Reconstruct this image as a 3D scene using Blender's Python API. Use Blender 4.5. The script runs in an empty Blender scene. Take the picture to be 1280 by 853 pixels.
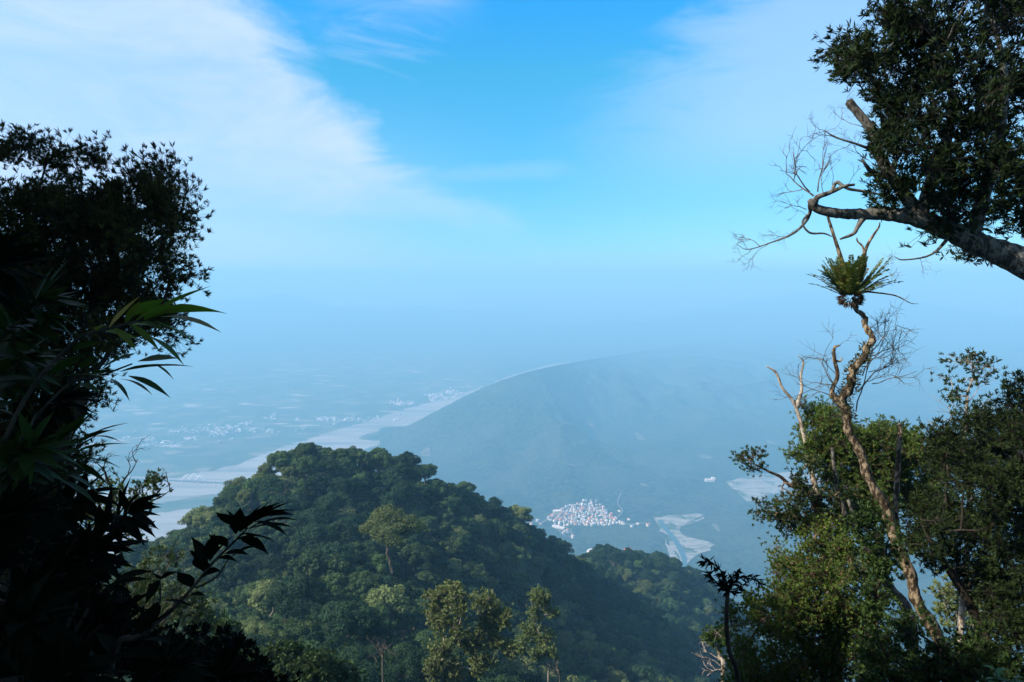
import bpy, math, random
import numpy as np
from mathutils import Vector

# ------------------------------------------------------------------ camera, sky, sun, exposure
sc = bpy.context.scene
R_ = math.radians
FPX = 853.33                     # focal length in pixels of a 1280 px wide frame (24 mm lens)
PITCH = R_(5.45)
cam = bpy.data.cameras.new("camera"); camo = bpy.data.objects.new("camera", cam)
sc.collection.objects.link(camo); sc.camera = camo
cam.lens = 24.0; cam.sensor_width = 36.0; cam.clip_start = 0.05; cam.clip_end = 60000
camo.rotation_euler = (math.pi/2 - PITCH, 0, 0)

SUN_DIR = Vector((-0.77, -0.27, 0.64)).normalized()       # towards the sun: from the left, slightly behind
SUN_EL = math.asin(SUN_DIR.z)
SUN_ROT = math.atan2(SUN_DIR.x, SUN_DIR.y)
sun = bpy.data.lights.new("sun", 'SUN'); suno = bpy.data.objects.new("sun", sun)
sc.collection.objects.link(suno)
sun.energy = 5.0; sun.angle = R_(0.5); sun.color = (1.0, 0.93, 0.80)
suno.rotation_euler = SUN_DIR.to_track_quat('Z', 'Y').to_euler()

world = bpy.data.worlds.new("World"); sc.world = world; world.use_nodes = True
nt = world.node_tree; nt.nodes.clear()
def N(t, nt_=None, **k):
    n = (nt_ or nt).nodes.new(t)
    for a, b in k.items(): setattr(n, a, b)
    return n
def LK(a, b, nt_=None): (nt_ or nt).links.new(a, b)
def math_node(nt_, op, a, b=None, clamp=False):
    n = nt_.nodes.new('ShaderNodeMath'); n.operation = op; n.use_clamp = clamp
    for i, v in enumerate((a, b)):
        if v is None: continue
        if isinstance(v, (int, float)): n.inputs[i].default_value = v
        else: nt_.links.new(v, n.inputs[i])
    return n.outputs[0]
def ramp(nt_, fac, stops, interp='LINEAR'):
    n = nt_.nodes.new('ShaderNodeValToRGB'); cr = n.color_ramp; cr.interpolation = interp
    while len(cr.elements) > 1: cr.elements.remove(cr.elements[-1])
    for i, (p, c) in enumerate(stops):
        e = cr.elements[0] if i == 0 else cr.elements.new(p)
        e.position = p
        e.color = (c[0], c[1], c[2], 1) if isinstance(c, (tuple, list)) else (c, c, c, 1)
    nt_.links.new(fac, n.inputs[0]); return n.outputs[0]
def maprange(nt_, v, a, b, c=0., d=1., smooth=True):
    n = nt_.nodes.new('ShaderNodeMapRange')
    n.interpolation_type = 'SMOOTHSTEP' if smooth else 'LINEAR'
    nt_.links.new(v, n.inputs[0])
    for i, x in enumerate((a, b, c, d)): n.inputs[i+1].default_value = x
    return n.outputs[0]
def mixc(nt_, f, a, b, mode='MIX'):
    n = nt_.nodes.new('ShaderNodeMix'); n.data_type = 'RGBA'; n.blend_type = mode
    for idx, v in ((0, f), (6, a), (7, b)):
        if isinstance(v, (int, float)): n.inputs[idx].default_value = v
        elif isinstance(v, (tuple, list)): n.inputs[idx].default_value = (v[0], v[1], v[2], 1)
        else: nt_.links.new(v, n.inputs[idx])
    return n.outputs[2]

sky = N('ShaderNodeTexSky', sky_type='NISHITA'); sky.sun_disc = False
sky.sun_elevation = SUN_EL; sky.sun_rotation = SUN_ROT
sky.altitude = 1200; sky.air_density = 1.0; sky.dust_density = 0.6; sky.ozone_density = 2.0
tc = N('ShaderNodeTexCoord'); sep = N('ShaderNodeSeparateXYZ'); LK(tc.outputs['Generated'], sep.inputs[0])
elev = math_node(nt, 'MULTIPLY', math_node(nt, 'ARCSINE', sep.outputs[2]), 57.2958)
azim = math_node(nt, 'MULTIPLY', math_node(nt, 'ARCTAN2', sep.outputs[0], sep.outputs[1]), 57.2958)
# the sky's own colour against elevation: deep azure above, pale cyan low down
el01 = maprange(nt, elev, 0, 40, 0, 1, False)
SKY_TINT = [(0.0, (0.58, 1.12, 1.6)), (0.12, (0.60, 1.36, 1.75)), (0.25, (0.55, 1.65, 1.92)), (0.40, (0.46, 1.95, 2.15)), (0.52, (0.30, 2.1, 2.85)), (1.0, (0.3, 1.3, 2.2))]
tint = ramp(nt, el01, [(p_, tuple(x/3 for x in c_)) for p_, c_ in SKY_TINT])
skyc = mixc(nt, 1.0, mixc(nt, 1.0, sky.outputs[0], tint, 'MULTIPLY'), (3, 3, 3), 'MULTIPLY')
# clouds: soft bank at the upper left with a curved edge, thin veil at the upper right
nz = N('ShaderNodeTexNoise'); nz.inputs['Scale'].default_value = 4.0; nz.inputs['Detail'].default_value = 9; nz.inputs['Roughness'].default_value = 0.6; nz.inputs['Distortion'].default_value = .6
LK(tc.outputs['Generated'], nz.inputs['Vector'])
nz2 = N('ShaderNodeTexNoise'); nz2.inputs['Scale'].default_value = 2.2; nz2.inputs['Detail'].default_value = 4; nz2.inputs['Roughness'].default_value = 0.5
mpw = N('ShaderNodeMapping'); mpw.inputs['Scale'].default_value = (1, 1, 2.2); mpw.inputs['Location'].default_value = (3.1, .4, 1.7)
LK(tc.outputs['Generated'], mpw.inputs[0]); LK(mpw.outputs[0], nz2.inputs['Vector'])
n1 = math_node(nt, 'SUBTRACT', nz.outputs[0], 0.5); n2 = math_node(nt, 'SUBTRACT', nz2.outputs[0], 0.5)
edge = ramp(nt, el01, [(0.0, 0.62), (0.10, 0.56), (0.19, 0.40), (0.26, 0.325), (0.34, 0.275), (0.42, 0.22), (0.55, 0.19), (1.0, 0.15)], 'B_SPLINE')
edge_az = maprange(nt, edge, 0, 1, -30, 30, False)
dA = math_node(nt, 'ADD', math_node(nt, 'SUBTRACT', edge_az, azim), math_node(nt, 'MULTIPLY', n1, 9.0))
nz3 = N('ShaderNodeTexNoise'); nz3.inputs['Scale'].default_value = 7.0; nz3.inputs['Detail'].default_value = 10; nz3.inputs['Roughness'].default_value = 0.62; nz3.inputs['Distortion'].default_value = 1.2
mp3 = N('ShaderNodeMapping'); mp3.inputs['Rotation'].default_value = (0, R_(-38), 0); mp3.inputs['Scale'].default_value = (.55, 1, 2.0)
LK(tc.outputs['Generated'], mp3.inputs[0]); LK(mp3.outputs[0], nz3.inputs['Vector']); n3 = math_node(nt, 'SUBTRACT', nz3.outputs[0], 0.5)
mA = maprange(nt, math_node(nt, 'ADD', dA, math_node(nt, 'MULTIPLY', n3, 9.0)), -1.6, 4.6)
lowA = maprange(nt, math_node(nt, 'ADD', elev, math_node(nt, 'MULTIPLY', n2, 12.)), -1.0, 9.5)
mA = math_node(nt, 'MULTIPLY', mA, lowA)
mA = math_node(nt, 'MULTIPLY', mA, maprange(nt, n2, -0.22, 0.12, 0.66, 1.0))
mA = math_node(nt, 'MULTIPLY', mA, maprange(nt, n3, -0.2, 0.15, 0.72, 1.0))
mA = math_node(nt, 'MAXIMUM', mA, math_node(nt, 'MULTIPLY', maprange(nt, azim, 2, -24), maprange(nt, elev, 16, 2, 0, .55)))
# right veil: a diagonal band
dB = math_node(nt, 'SUBTRACT', math_node(nt, 'MULTIPLY', elev, 0.78), math_node(nt, 'MULTIPLY', azim, 0.62))
dB = math_node(nt, 'ADD', dB, math_node(nt, 'MULTIPLY', n3, 22.0))
mB = math_node(nt, 'MULTIPLY', maprange(nt, dB, 10.5, .5), maprange(nt, azim, 0, 20))
mB = math_node(nt, 'MULTIPLY', mB, maprange(nt, elev, 5, 12, 0.1, 0.5))
mD = math_node(nt, 'MULTIPLY', maprange(nt, math_node(nt, 'ADD', elev, math_node(nt, 'MULTIPLY', n3, 16.0)), 16.5, 23, 0, .5), maprange(nt, math_node(nt, 'ABSOLUTE', math_node(nt, 'ADD', azim, 10.0)), 9, 2))
mB = math_node(nt, 'MAXIMUM', mB, mD)
# thin streak at the middle
dC = math_node(nt, 'ABSOLUTE', math_node(nt, 'ADD', math_node(nt, 'SUBTRACT', elev, 8.3), math_node(nt, 'MULTIPLY', n1, 3.0)))
mC = math_node(nt, 'MULTIPLY', maprange(nt, dC, 1.1, 0.1, 0, .18), maprange(nt, math_node(nt, 'ABSOLUTE', math_node(nt, 'ADD', azim, 2.0)), 10, 4))
mAll = math_node(nt, 'MAXIMUM', math_node(nt, 'MAXIMUM', mA, mB), mC)
mAll = math_node(nt, 'MULTIPLY', mAll, 0.84, True)
CLOUD = (7.4, 8.9, 12.2)
skyc = mixc(nt, mAll, skyc, CLOUD)
bg = N('ShaderNodeBackground'); bg.inputs[1].default_value = 0.055
out = N('ShaderNodeOutputWorld'); LK(skyc, bg.inputs[0]); LK(bg.outputs[0], out.inputs[0])

sc.view_settings.view_transform = 'Standard'; sc.view_settings.look = 'None'
sc.view_settings.gamma = 1.0; sc.view_settings.exposure = 0.863
sc.render.engine = 'CYCLES'
cy = sc.cycles
cy.max_bounces = 5; cy.diffuse_bounces = 2; cy.glossy_bounces = 1; cy.transmission_bounces = 3
cy.volume_bounces = 1; cy.transparent_max_bounces = 8
cy.use_denoising = True; cy.use_adaptive_sampling = True; cy.adaptive_threshold = 0.02
cy.caustics_reflective = False; cy.caustics_refractive = False
HAZE_DENSITY = 0.00029
HAZE_COLOR = (0.24, 0.58, 0.87)

# ------------------------------------------------------------------ helpers
col = sc.collection
cp, sp = math.cos(PITCH), math.sin(PITCH)
def P(px, py, d):
    x = (px-640)/FPX*d; u = (426.5-py)/FPX*d
    return np.array((x, d*cp+u*sp, -d*sp+u*cp))
def G(px, py, z):
    """point of the level z seen at that place of the picture plane"""
    q = P(px, py, 1.0); return q*(z/q[2])

class MB:
    def __init__(s): s.v = []; s.q = []; s.m = []; s.n = 0
    def add(s, v, q, m=0):
        v = np.asarray(v, dtype=np.float32).reshape(-1, 3); q = np.asarray(q, dtype=np.int64).reshape(-1, 4)
        s.v.append(v); s.q.append(q+s.n); s.m.append(np.full(len(q), m, dtype=np.int32)); s.n += len(v)
    def mesh(s, name, mats, smooth=False):
        me = bpy.data.meshes.new(name)
        v = np.concatenate(s.v); q = np.concatenate(s.q); m = np.concatenate(s.m)
        me.vertices.add(len(v)); me.vertices.foreach_set('co', v.ravel())
        me.loops.add(q.size); me.loops.foreach_set('vertex_index', q.ravel().astype(np.int32))
        me.polygons.add(len(q))
        me.polygons.foreach_set('loop_start', np.arange(0, q.size, 4, dtype=np.int32))
        me.polygons.foreach_set('loop_total', np.full(len(q), 4, dtype=np.int32))
        for x in (mats if isinstance(mats, (list, tuple)) else [mats]): me.materials.append(x)
        me.polygons.foreach_set('material_index', m)
        me.polygons.foreach_set('use_smooth', np.full(len(q), smooth, dtype=bool))
        me.update(calc_edges=True); return me
def link(name, me, parent=None, loc=None):
    o = bpy.data.objects.new(name, me); col.objects.link(o)
    if parent is not None: o.parent = parent
    if loc is not None: o.location = loc
    return o
def tag(o, label, cat, group=None):
    o['label'] = label; o['category'] = cat
    if group: o['group'] = group
    return o
def thing(name, label, cat, loc=(0, 0, 0), group=None):
    o = bpy.data.objects.new(name, None); col.objects.link(o); o.location = loc; o.empty_display_size = .3
    return tag(o, label, cat, group)
def structure(name, me):
    o = link(name, me); o['kind'] = 'structure'; return o

def nrm(a): return a/np.maximum(np.linalg.norm(a, axis=-1, keepdims=True), 1e-9)
def frames(d, rng):
    """two unit vectors across each direction"""
    r = nrm(rng.normal(size=d.shape)); a = nrm(np.cross(d, r)); return a, nrm(np.cross(d, a))

def tube(mb, pts, rad, k=8, m=0, rough=0.0, rng=None):
    pts = np.asarray(pts, float); rad = np.asarray(rad, float)
    t = nrm(np.gradient(pts, axis=0)); ref = np.array((0.31, 0.17, 0.93)); u = []
    c = np.cross(t[0], ref); c /= np.linalg.norm(c)
    for i in range(len(pts)):
        c = c - t[i]*np.dot(c, t[i]); c /= max(np.linalg.norm(c), 1e-9); u.append(c.copy())
    u = np.array(u); w = np.cross(t, u)
    a = np.arange(k)*2*math.pi/k
    rr = rad[:, None]*np.ones((1, k))
    if rough and rng is not None: rr = rr*(1+rng.normal(0, rough, rr.shape))
    v = pts[:, None]+rr[..., None]*(np.cos(a)[None, :, None]*u[:, None]+np.sin(a)[None, :, None]*w[:, None])
    q = []
    for i in range(len(pts)-1):
        for j in range(k):
            q.append((i*k+j, i*k+(j+1) % k, (i+1)*k+(j+1) % k, (i+1)*k+j))
    v = np.concatenate([v.reshape(-1, 3), pts[-1:]+t[-1:]*rad[-1]*0.4]); e = len(v)-1; b = (len(pts)-1)*k
    for j in range(0, k, 2): q.append((b+j, b+(j+1) % k, b+(j+2) % k, e))
    mb.add(v, q, m)
def smooth_line(pts, n=6):
    """Catmull-Rom through the points; works on any number of columns"""
    p = np.asarray(pts, float); p = np.vstack([2*p[0]-p[1], p, 2*p[-1]-p[-2]]); o = []
    for i in range(1, len(p)-2):
        for t in np.linspace(0, 1, n, endpoint=False):
            o.append(.5*((2*p[i])+(-p[i-1]+p[i+1])*t+(2*p[i-1]-5*p[i]+4*p[i+1]-p[i+2])*t*t+(-p[i-1]+3*p[i]-3*p[i+1]+p[i+2])*t**3))
    o.append(p[-2]); return np.array(o)
def edges_tubes(mb, A, B, ra, rb, rng, k=5, m=0):
    d = nrm(B-A); u, w = frames(d, rng); a = np.arange(k)*2*math.pi/k
    ca, sa = np.cos(a)[None, :, None], np.sin(a)[None, :, None]
    ring = ca*u[:, None]+sa*w[:, None]
    v0 = A[:, None]+ring*ra[:, None, None]; v1 = (B+d*rb[:, None]*.3)[:, None]+ring*rb[:, None, None]
    n = len(A); v = np.concatenate([v0, v1], 1).reshape(-1, 3)
    j = np.arange(k); q0 = np.stack([j, (j+1) % k, (j+1) % k+k, j+k], 1)
    q = (np.arange(n)*2*k)[:, None, None]+q0[None]
    mb.add(v, q.reshape(-1, 4), m)

def leaves_diamond(mb, b, d, L, W, rng, m=0, nrmv=None, fold=0.15):
    n = len(b); d = nrm(d)
    if nrmv is None: s, w = frames(d, rng)
    else: s = nrm(np.cross(d, nrmv+rng.normal(0, .35, (n, 3)))); w = np.cross(s, d)
    L = L[:, None]; W = W[:, None]
    v = np.stack([b, b+d*L*.5+s*W*.5+w*W*fold, b+d*L, b+d*L*.45-s*W*.5+w*W*fold], 1).reshape(-1, 3)
    q = np.arange(4*n).reshape(n, 4); mb.add(v, q, m)

def leaf_long(mb, b, d, L, W, rng, droop=0.4, segs=7, m=0, up=None):
    """one long pointed leaf, folded along its midrib, drooping"""
    b = np.asarray(b, float); d = np.asarray(d, float); d = d/np.linalg.norm(d)
    z = np.array((0, 0, 1.)) if up is None else np.asarray(up, float)
    s = np.cross(d, z); s /= max(np.linalg.norm(s), 1e-6)
    tw = rng.uniform(-.5, .5)
    nn = np.cross(s, d); s = s*math.cos(tw)+nn*math.sin(tw)
    t = np.linspace(0, 1, segs+1); pts = [b]; cur = d.copy()
    for i in range(segs):
        cur = cur+np.array((0, 0, -1.))*droop/segs; cur /= np.linalg.norm(cur); pts.append(pts[-1]+cur*L/segs)
    pts = np.array(pts); wd = W*.5*np.interp(t, [0, .08, .3, .5, .72, .88, 1], [.08, .35, .95, 1., .62, .22, .015])
    nn = nrm(np.cross(np.broadcast_to(s, pts.shape), nrm(np.gradient(pts, axis=0))))
    wav = 1+rng.normal(0, .04, len(wd))
    lft = pts+s*wd[:, None]*wav[:, None]+nn*wd[:, None]*.25; rgt = pts-s*wd[:, None]+nn*wd[:, None]*.25
    v = np.concatenate([lft, pts, rgt]); k = segs+1
    q = [(i, i+1, k+i+1, k+i) for i in range(segs)]+[(k+i, k+i+1, 2*k+i+1, 2*k+i) for i in range(segs)]
    mb.add(v, q, m)

def skeleton(root, targets, rng, step=0.5, alpha=.25, jit=.12, seeds=None):
    par = [-1]
    T = np.asarray(targets, float); T = T[np.argsort(np.linalg.norm(T-root, axis=1))]
    arr = np.empty((len(T)*12+2000, 3)); plen = np.empty(len(arr)); arr[0] = root; plen[0] = 0; n = 1; tips = []
    if seeds is not None:
        for s_ in seeds: arr[n] = s_; plen[n] = 0; par.append(-1); n += 1
    for t in T:
        dd = np.linalg.norm(arr[:n]-t, axis=1); j = int(np.argmin(dd+alpha*plen[:n])); D = dd[j]
        k = max(1, int(math.ceil(D/step))); base = arr[j].copy()
        for i in range(1, k+1):
            p = base+(t-base)*i/k
            if i < k: p = p+rng.normal(0, jit*D/k, 3)
            if n >= len(arr): break
            arr[n] = p; plen[n] = plen[j]+np.linalg.norm(p-arr[j]); par.append(j); j = n; n += 1
        tips.append(n-1)
    par = np.array(par); cnt = np.zeros(n)
    cnt[tips] = 1
    for i in range(n-1, 0, -1):
        if par[i] >= 0: cnt[par[i]] += cnt[i]
    return arr[:n], par, np.maximum(cnt, 1), np.array(tips)
def skel_tubes(mb, nodes, par, cnt, rng, r0, pw=.45, k=5, m=0, rmax=1e9):
    r = np.minimum(r0*cnt**pw, rmax); i = np.where(par >= 0)[0]; edges_tubes(mb, nodes[par[i]], nodes[i], np.minimum(r[par[i]], r[i]*1.35), r[i], rng, k, m)

def twigs(mb, start, d, L, r, rng, depth=3, spread=.6, n=(3, 5), m=0, up=.0, ends=None):
    """bare twig that forks again and again"""
    p = np.asarray(start, float); d = np.asarray(d, float); d = d/np.linalg.norm(d); pts = [p]; segs = 6
    for i in range(segs):
        d = d+rng.normal(0, .22, 3)+np.array((0, 0, up)); d /= np.linalg.norm(d); pts.append(pts[-1]+d*L/segs)
    pts = np.array(pts); rr = np.linspace(r, r*.45, len(pts)); tube(mb, pts, rr, 5 if r > .008 else 4, m)
    if ends is not None: ends.append(pts[-1])
    if depth > 0:
        for _ in range(rng.integers(n[0], n[1]+1)):
            i = rng.integers(2, segs+1); dd = nrm((pts[i]-pts[i-1])[None])[0]+rng.normal(0, spread, 3)
            twigs(mb, pts[i], dd, L*rng.uniform(.45, .75), r*.6, rng, depth-1, spread, n, m, up, ends)

# value noise on a lattice, vectorised
_rn = np.random.default_rng(77); _tab = _rn.random((256, 256))
def vnoise(x, y):
    xi = np.floor(x).astype(int); yi = np.floor(y).astype(int); fx = x-xi; fy = y-yi
    fx = fx*fx*(3-2*fx); fy = fy*fy*(3-2*fy)
    g = lambda a, b: _tab[a & 255, b & 255]
    return (g(xi, yi)*(1-fx)+g(xi+1, yi)*fx)*(1-fy)+(g(xi, yi+1)*(1-fx)+g(xi+1, yi+1)*fx)*fy-.5
def fbm(x, y, o=4):
    s = 0; a = 1
    for i in range(o): s = s+a*vnoise(x*2**i+i*17.3, y*2**i+i*9.1); a *= .5
    return s

# ------------------------------------------------------------------ materials
def new_mat(name):
    m = bpy.data.materials.new(name); m.use_nodes = True; t = m.node_tree; t.nodes.clear()
    o = t.nodes.new('ShaderNodeOutputMaterial'); return m, t, o
def principled(t, o, colr, rough=.7, spec=.3):
    p = t.nodes.new('ShaderNodeBsdfPrincipled'); p.inputs['Roughness'].default_value = rough
    p.inputs['Specular IOR Level'].default_value = spec
    if isinstance(colr, tuple): p.inputs['Base Color'].default_value = (*colr, 1)
    else: t.links.new(colr, p.inputs['Base Color'])
    t.links.new(p.outputs[0], o.inputs[0]); return p
def noise(t, scale, detail=4, rough=.6, coord='Object', vec_scale=None):
    c = t.nodes.new('ShaderNodeTexCoord'); n = t.nodes.new('ShaderNodeTexNoise')
    n.inputs['Scale'].default_value = scale; n.inputs['Detail'].default_value = detail; n.inputs['Roughness'].default_value = rough
    if vec_scale:
        mp = t.nodes.new('ShaderNodeMapping'); mp.inputs['Scale'].default_value = vec_scale
        t.links.new(c.outputs[coord], mp.inputs[0]); t.links.new(mp.outputs[0], n.inputs['Vector'])
    else: t.links.new(c.outputs[coord], n.inputs['Vector'])
    return n.outputs[0]
def leaf_mat(name, c1, c2, c3=None, rough=.45, spec=.35, trans=.22, nscale=1.2, tcol=None):
    """c1 dark, c2 light, c3 odd leaves; per leaf and per clump variation, per tree too"""
    m, t, o = new_mat(name)
    geo = t.nodes.new('ShaderNodeNewGeometry'); oi = t.nodes.new('ShaderNodeObjectInfo')
    f = noise(t, nscale, 2)
    f = maprange(t, f, .35, .65)
    f = math_node(t, 'ADD', math_node(t, 'MULTIPLY', f, .4), math_node(t, 'MULTIPLY', geo.outputs['Random Per Island'], .6))
    c = mixc(t, f, c1, c2)
    if c3: c = mixc(t, maprange(t, geo.outputs['Random Per Island'], .95, .97), c, c3)
    hs = t.nodes.new('ShaderNodeHueSaturation')
    t.links.new(maprange(t, oi.outputs['Random'], 0, 1, .485, .510, False), hs.inputs['Hue'])
    t.links.new(maprange(t, math_node(t, 'FRACT', math_node(t, 'MULTIPLY', oi.outputs['Random'], 7.31)), 0, 1, .75, 1.3, False), hs.inputs['Value'])
    t.links.new(c, hs.inputs['Color']); c = hs.outputs[0]
    p = principled(t, o, c, rough, spec)
    if trans:
        tr = t.nodes.new('ShaderNodeBsdfTranslucent')
        t.links.new(mixc(t, 1.0, c, tcol or (1.5, 1.6, .6), 'MULTIPLY'), tr.inputs[0])
        mx = t.nodes.new('ShaderNodeMixShader'); mx.inputs[0].default_value = trans
        t.links.new(p.outputs[0], mx.inputs[1]); t.links.new(tr.outputs[0], mx.inputs[2]); t.links.new(mx.outputs[0], o.inputs[0])
    return m
def bark_mat(name, c1, c2, scale=14, lo=.42, hi=.58, vs=(1, 1, .5), bump=.5):
    m, t, o = new_mat(name)
    n = noise(t, scale, 5, .65, vec_scale=vs); n_b = noise(t, scale*4, 3)
    c = mixc(t, maprange(t, n, lo, hi), c1, c2)
    c = mixc(t, maprange(t, n_b, .3, .7), mixc(t, .35, c, (0.02, .02, .015)), c)
    p = principled(t, o, c, .85, .2)
    b = t.nodes.new('ShaderNodeBump'); b.inputs['Strength'].default_value = bump; b.inputs['Distance'].default_value = .02
    t.links.new(n_b, b.inputs['Height']); t.links.new(b.outputs[0], p.inputs['Normal'])
    return m

M = {}
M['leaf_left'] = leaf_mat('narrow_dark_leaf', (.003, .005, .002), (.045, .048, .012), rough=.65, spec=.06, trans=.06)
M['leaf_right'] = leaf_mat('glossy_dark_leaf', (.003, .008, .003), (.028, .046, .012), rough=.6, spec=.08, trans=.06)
M['leaf_long'] = leaf_mat('long_leaf', (.008, .020, .005), (.022, .042, .010), rough=.5, spec=.1, trans=.25, nscale=.8)
M['leaf_long_pale'] = leaf_mat('sunlit_yellowing_leaf', (.05, .085, .012), (.11, .14, .02), (.30, .22, .08), rough=.5, spec=.1, trans=.3, nscale=3)  # greens brightened to look sunlit; only the tan odd leaves are yellowing
M['leaf_black'] = leaf_mat('shaded_leaf', (.0015, .003, .0015), (.004, .006, .003), rough=.8, spec=.02, trans=.03)  # near-black base colour paints the deep shade on foreground leaves
M['leaf_olive'] = leaf_mat('olive_leaf', (.010, .026, .005), (.088, .138, .024), (.15, .10, .035), rough=.55, spec=.15, trans=.22)
M['leaf_green'] = leaf_mat('green_leaf', (.006, .016, .004), (.038, .066, .014), rough=.5, spec=.15, trans=.16)
M['leaf_bright'] = leaf_mat('bright_green_leaf', (.02, .06, .010), (.05, .11, .02), rough=.45, trans=.35)
M['fern'] = leaf_mat('fern_frond', (.030, .060, .012), (.09, .11, .022), (.18, .10, .04), rough=.5, trans=.3, nscale=4)
M['fern_brown'] = leaf_mat('dry_frond', (.04, .022, .010), (.11, .06, .028), rough=.8, trans=.1, nscale=4)
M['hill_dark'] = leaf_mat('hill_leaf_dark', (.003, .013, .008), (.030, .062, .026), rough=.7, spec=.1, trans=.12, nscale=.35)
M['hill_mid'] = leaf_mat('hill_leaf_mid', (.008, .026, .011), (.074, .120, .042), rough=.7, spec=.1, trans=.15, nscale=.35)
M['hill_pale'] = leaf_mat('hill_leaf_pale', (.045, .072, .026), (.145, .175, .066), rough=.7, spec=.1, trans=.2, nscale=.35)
M['bark_lichen'] = bark_mat('lichen_bark', (.030, .026, .020), (.15, .14, .12), 16)
M['bark_grey'] = bark_mat('grey_bark', (.05, .042, .032), (.15, .13, .10), 9)
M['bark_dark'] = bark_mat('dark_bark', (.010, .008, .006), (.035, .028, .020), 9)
M['bark_tan'] = bark_mat('tan_bark', (.06, .035, .018), (.26, .18, .11), 10)
M['bark_pale'] = bark_mat('pale_bark', (.16, .12, .085), (.42, .36, .29), 6)
M['moss'] = leaf_mat('moss_leaf', (.03, .035, .012), (.07, .06, .02), rough=.7, trans=.2, nscale=6)

# ------------------------------------------------------------------ terrain height
RR = np.array([0, 3, 8, 14, 25, 45, 70, 95, 120, 160, 200, 230, 260, 300, 350, 400, 450, 550, 700, 1000, 1500, 1900.])
EDGE = [-1.7, -2.4, -5.5, -10, -20, -36, -56, -76, -96, -128, -160, -184, -208, -240, -280, -318, -350, -410, -500, -680, -870, -900]
COLS = {
 -600: EDGE,
 0:   [-1.7, -2.4, -6, -11, -22, -38, -55, -70, -84, -98, -108, -118, -132, -158, -192, -225, -260, -330, -440, -650, -860, -900],
 100: [-1.7, -2.4, -6, -11, -22, -38, -54, -67, -80, -92, -98, -108, -124, -152, -188, -222, -258, -330, -440, -650, -860, -900],
 200: [-1.7, -2.4, -6, -11, -22, -39, -54, -65, -76, -84, -87, -97, -115, -145, -184, -220, -256, -330, -440, -650, -860, -900],
 300: [-1.7, -2.4, -6, -11, -22, -40, -53, -62, -71, -76, -73, -76, -92, -124, -168, -208, -250, -330, -440, -650, -860, -900],
 365: [-1.7, -2.4, -6, -12, -23, -41, -53, -60, -68, -73, -70, -68, -79, -105, -145, -186, -230, -310, -430, -650, -860, -900],
 430: [-1.7, -2.4, -6, -12, -23, -41, -53, -60, -67, -73, -72, -70, -77, -98, -135, -175, -220, -310, -430, -650, -860, -900],
 500: [-1.7, -2.4, -6, -12, -23, -41, -53, -62, -71, -79, -80, -74, -77, -100, -138, -180, -222, -310, -430, -650, -860, -900],
 560: [-1.7, -2.4, -6, -12, -23, -41, -54, -65, -77, -87, -89, -84, -88, -108, -145, -185, -225, -310, -430, -650, -860, -900],
 640: [-1.7, -2.4, -6, -12, -23, -41, -55, -69, -83, -98, -106, -103, -99, -112, -150, -190, -230, -310, -430, -650, -860, -900],
 700: [-1.7, -2.4, -6, -12, -23, -41, -57, -73, -89, -108, -121, -126, -125, -126, -152, -184, -225, -310, -430, -650, -860, -900],
 760: [-1.7, -2.4, -6, -12, -23, -41, -58, -75, -92, -114, -130, -140, -147, -156, -166, -173, -200, -290, -430, -650, -860, -900],
 830: [-1.7, -2.4, -6, -12, -23, -41, -59, -77, -95, -120, -137, -148, -157, -168, -175, -180, -198, -280, -430, -660, -860, -900],
 900: [-1.7, -2.4, -6, -12, -23, -42, -61, -81, -101, -128, -149, -161, -172, -185, -197, -206, -218, -290, -440, -670, -870, -900],
 1000: [-1.7, -2.4, -6, -12, -24, -44, -64, -86, -108, -138, -164, -182, -200, -222, -240, -256, -276, -340, -470, -680, -870, -900],
 1150: [-1.7, -2.4, -5.5, -11, -23, -44, -67, -91, -116, -152, -186, -210, -234, -266, -300, -332, -362, -425, -520, -700, -870, -900],
 1400: [-1.7, -2.4, -5.5, -11, -22, -42, -66, -91, -117, -155, -192, -219, -246, -280, -318, -352, -384, -440, -530, -700, -870, -900],
 2200: EDGE}
CX = np.array(sorted(COLS)); CT = np.array([COLS[c] for c in CX], float)
CT[:, 1:-1] += 0
MPX = np.array([430, 470, 520, 560, 600, 640, 700, 760, 850, 1000, 1300, 1700, 2200])
MRC = np.array([3700, 3700, 3650, 3700, 3800, 3900, 4200, 5900, 8000, 9500, 9800, 9800, 9800.])
MH = np.array([0, 4, 112, 200, 277, 332, 360, 190, 80, 50, 50, 50, 0.])
MRF = np.array([3690, 3600, 3150, 2900, 2750, 2620, 2480, 2620, 2900, 3230, 3200, 3200, 3200.])
_pg = np.arange(300, 2400, 5.)
def _sm(v):
    a = np.interp(_pg, MPX, v); k = np.exp(-(np.arange(-14, 15)/7.)**2/2); k /= k.sum()
    b = np.convolve(np.pad(a, 14, mode='edge'), k, 'valid'); w = np.clip((_pg-470)/80, 0, 1); return a*(1-w)+b*w
MRCs, MHs, MRFs = _sm(MRC), _sm(MH), _sm(MRF)
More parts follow.
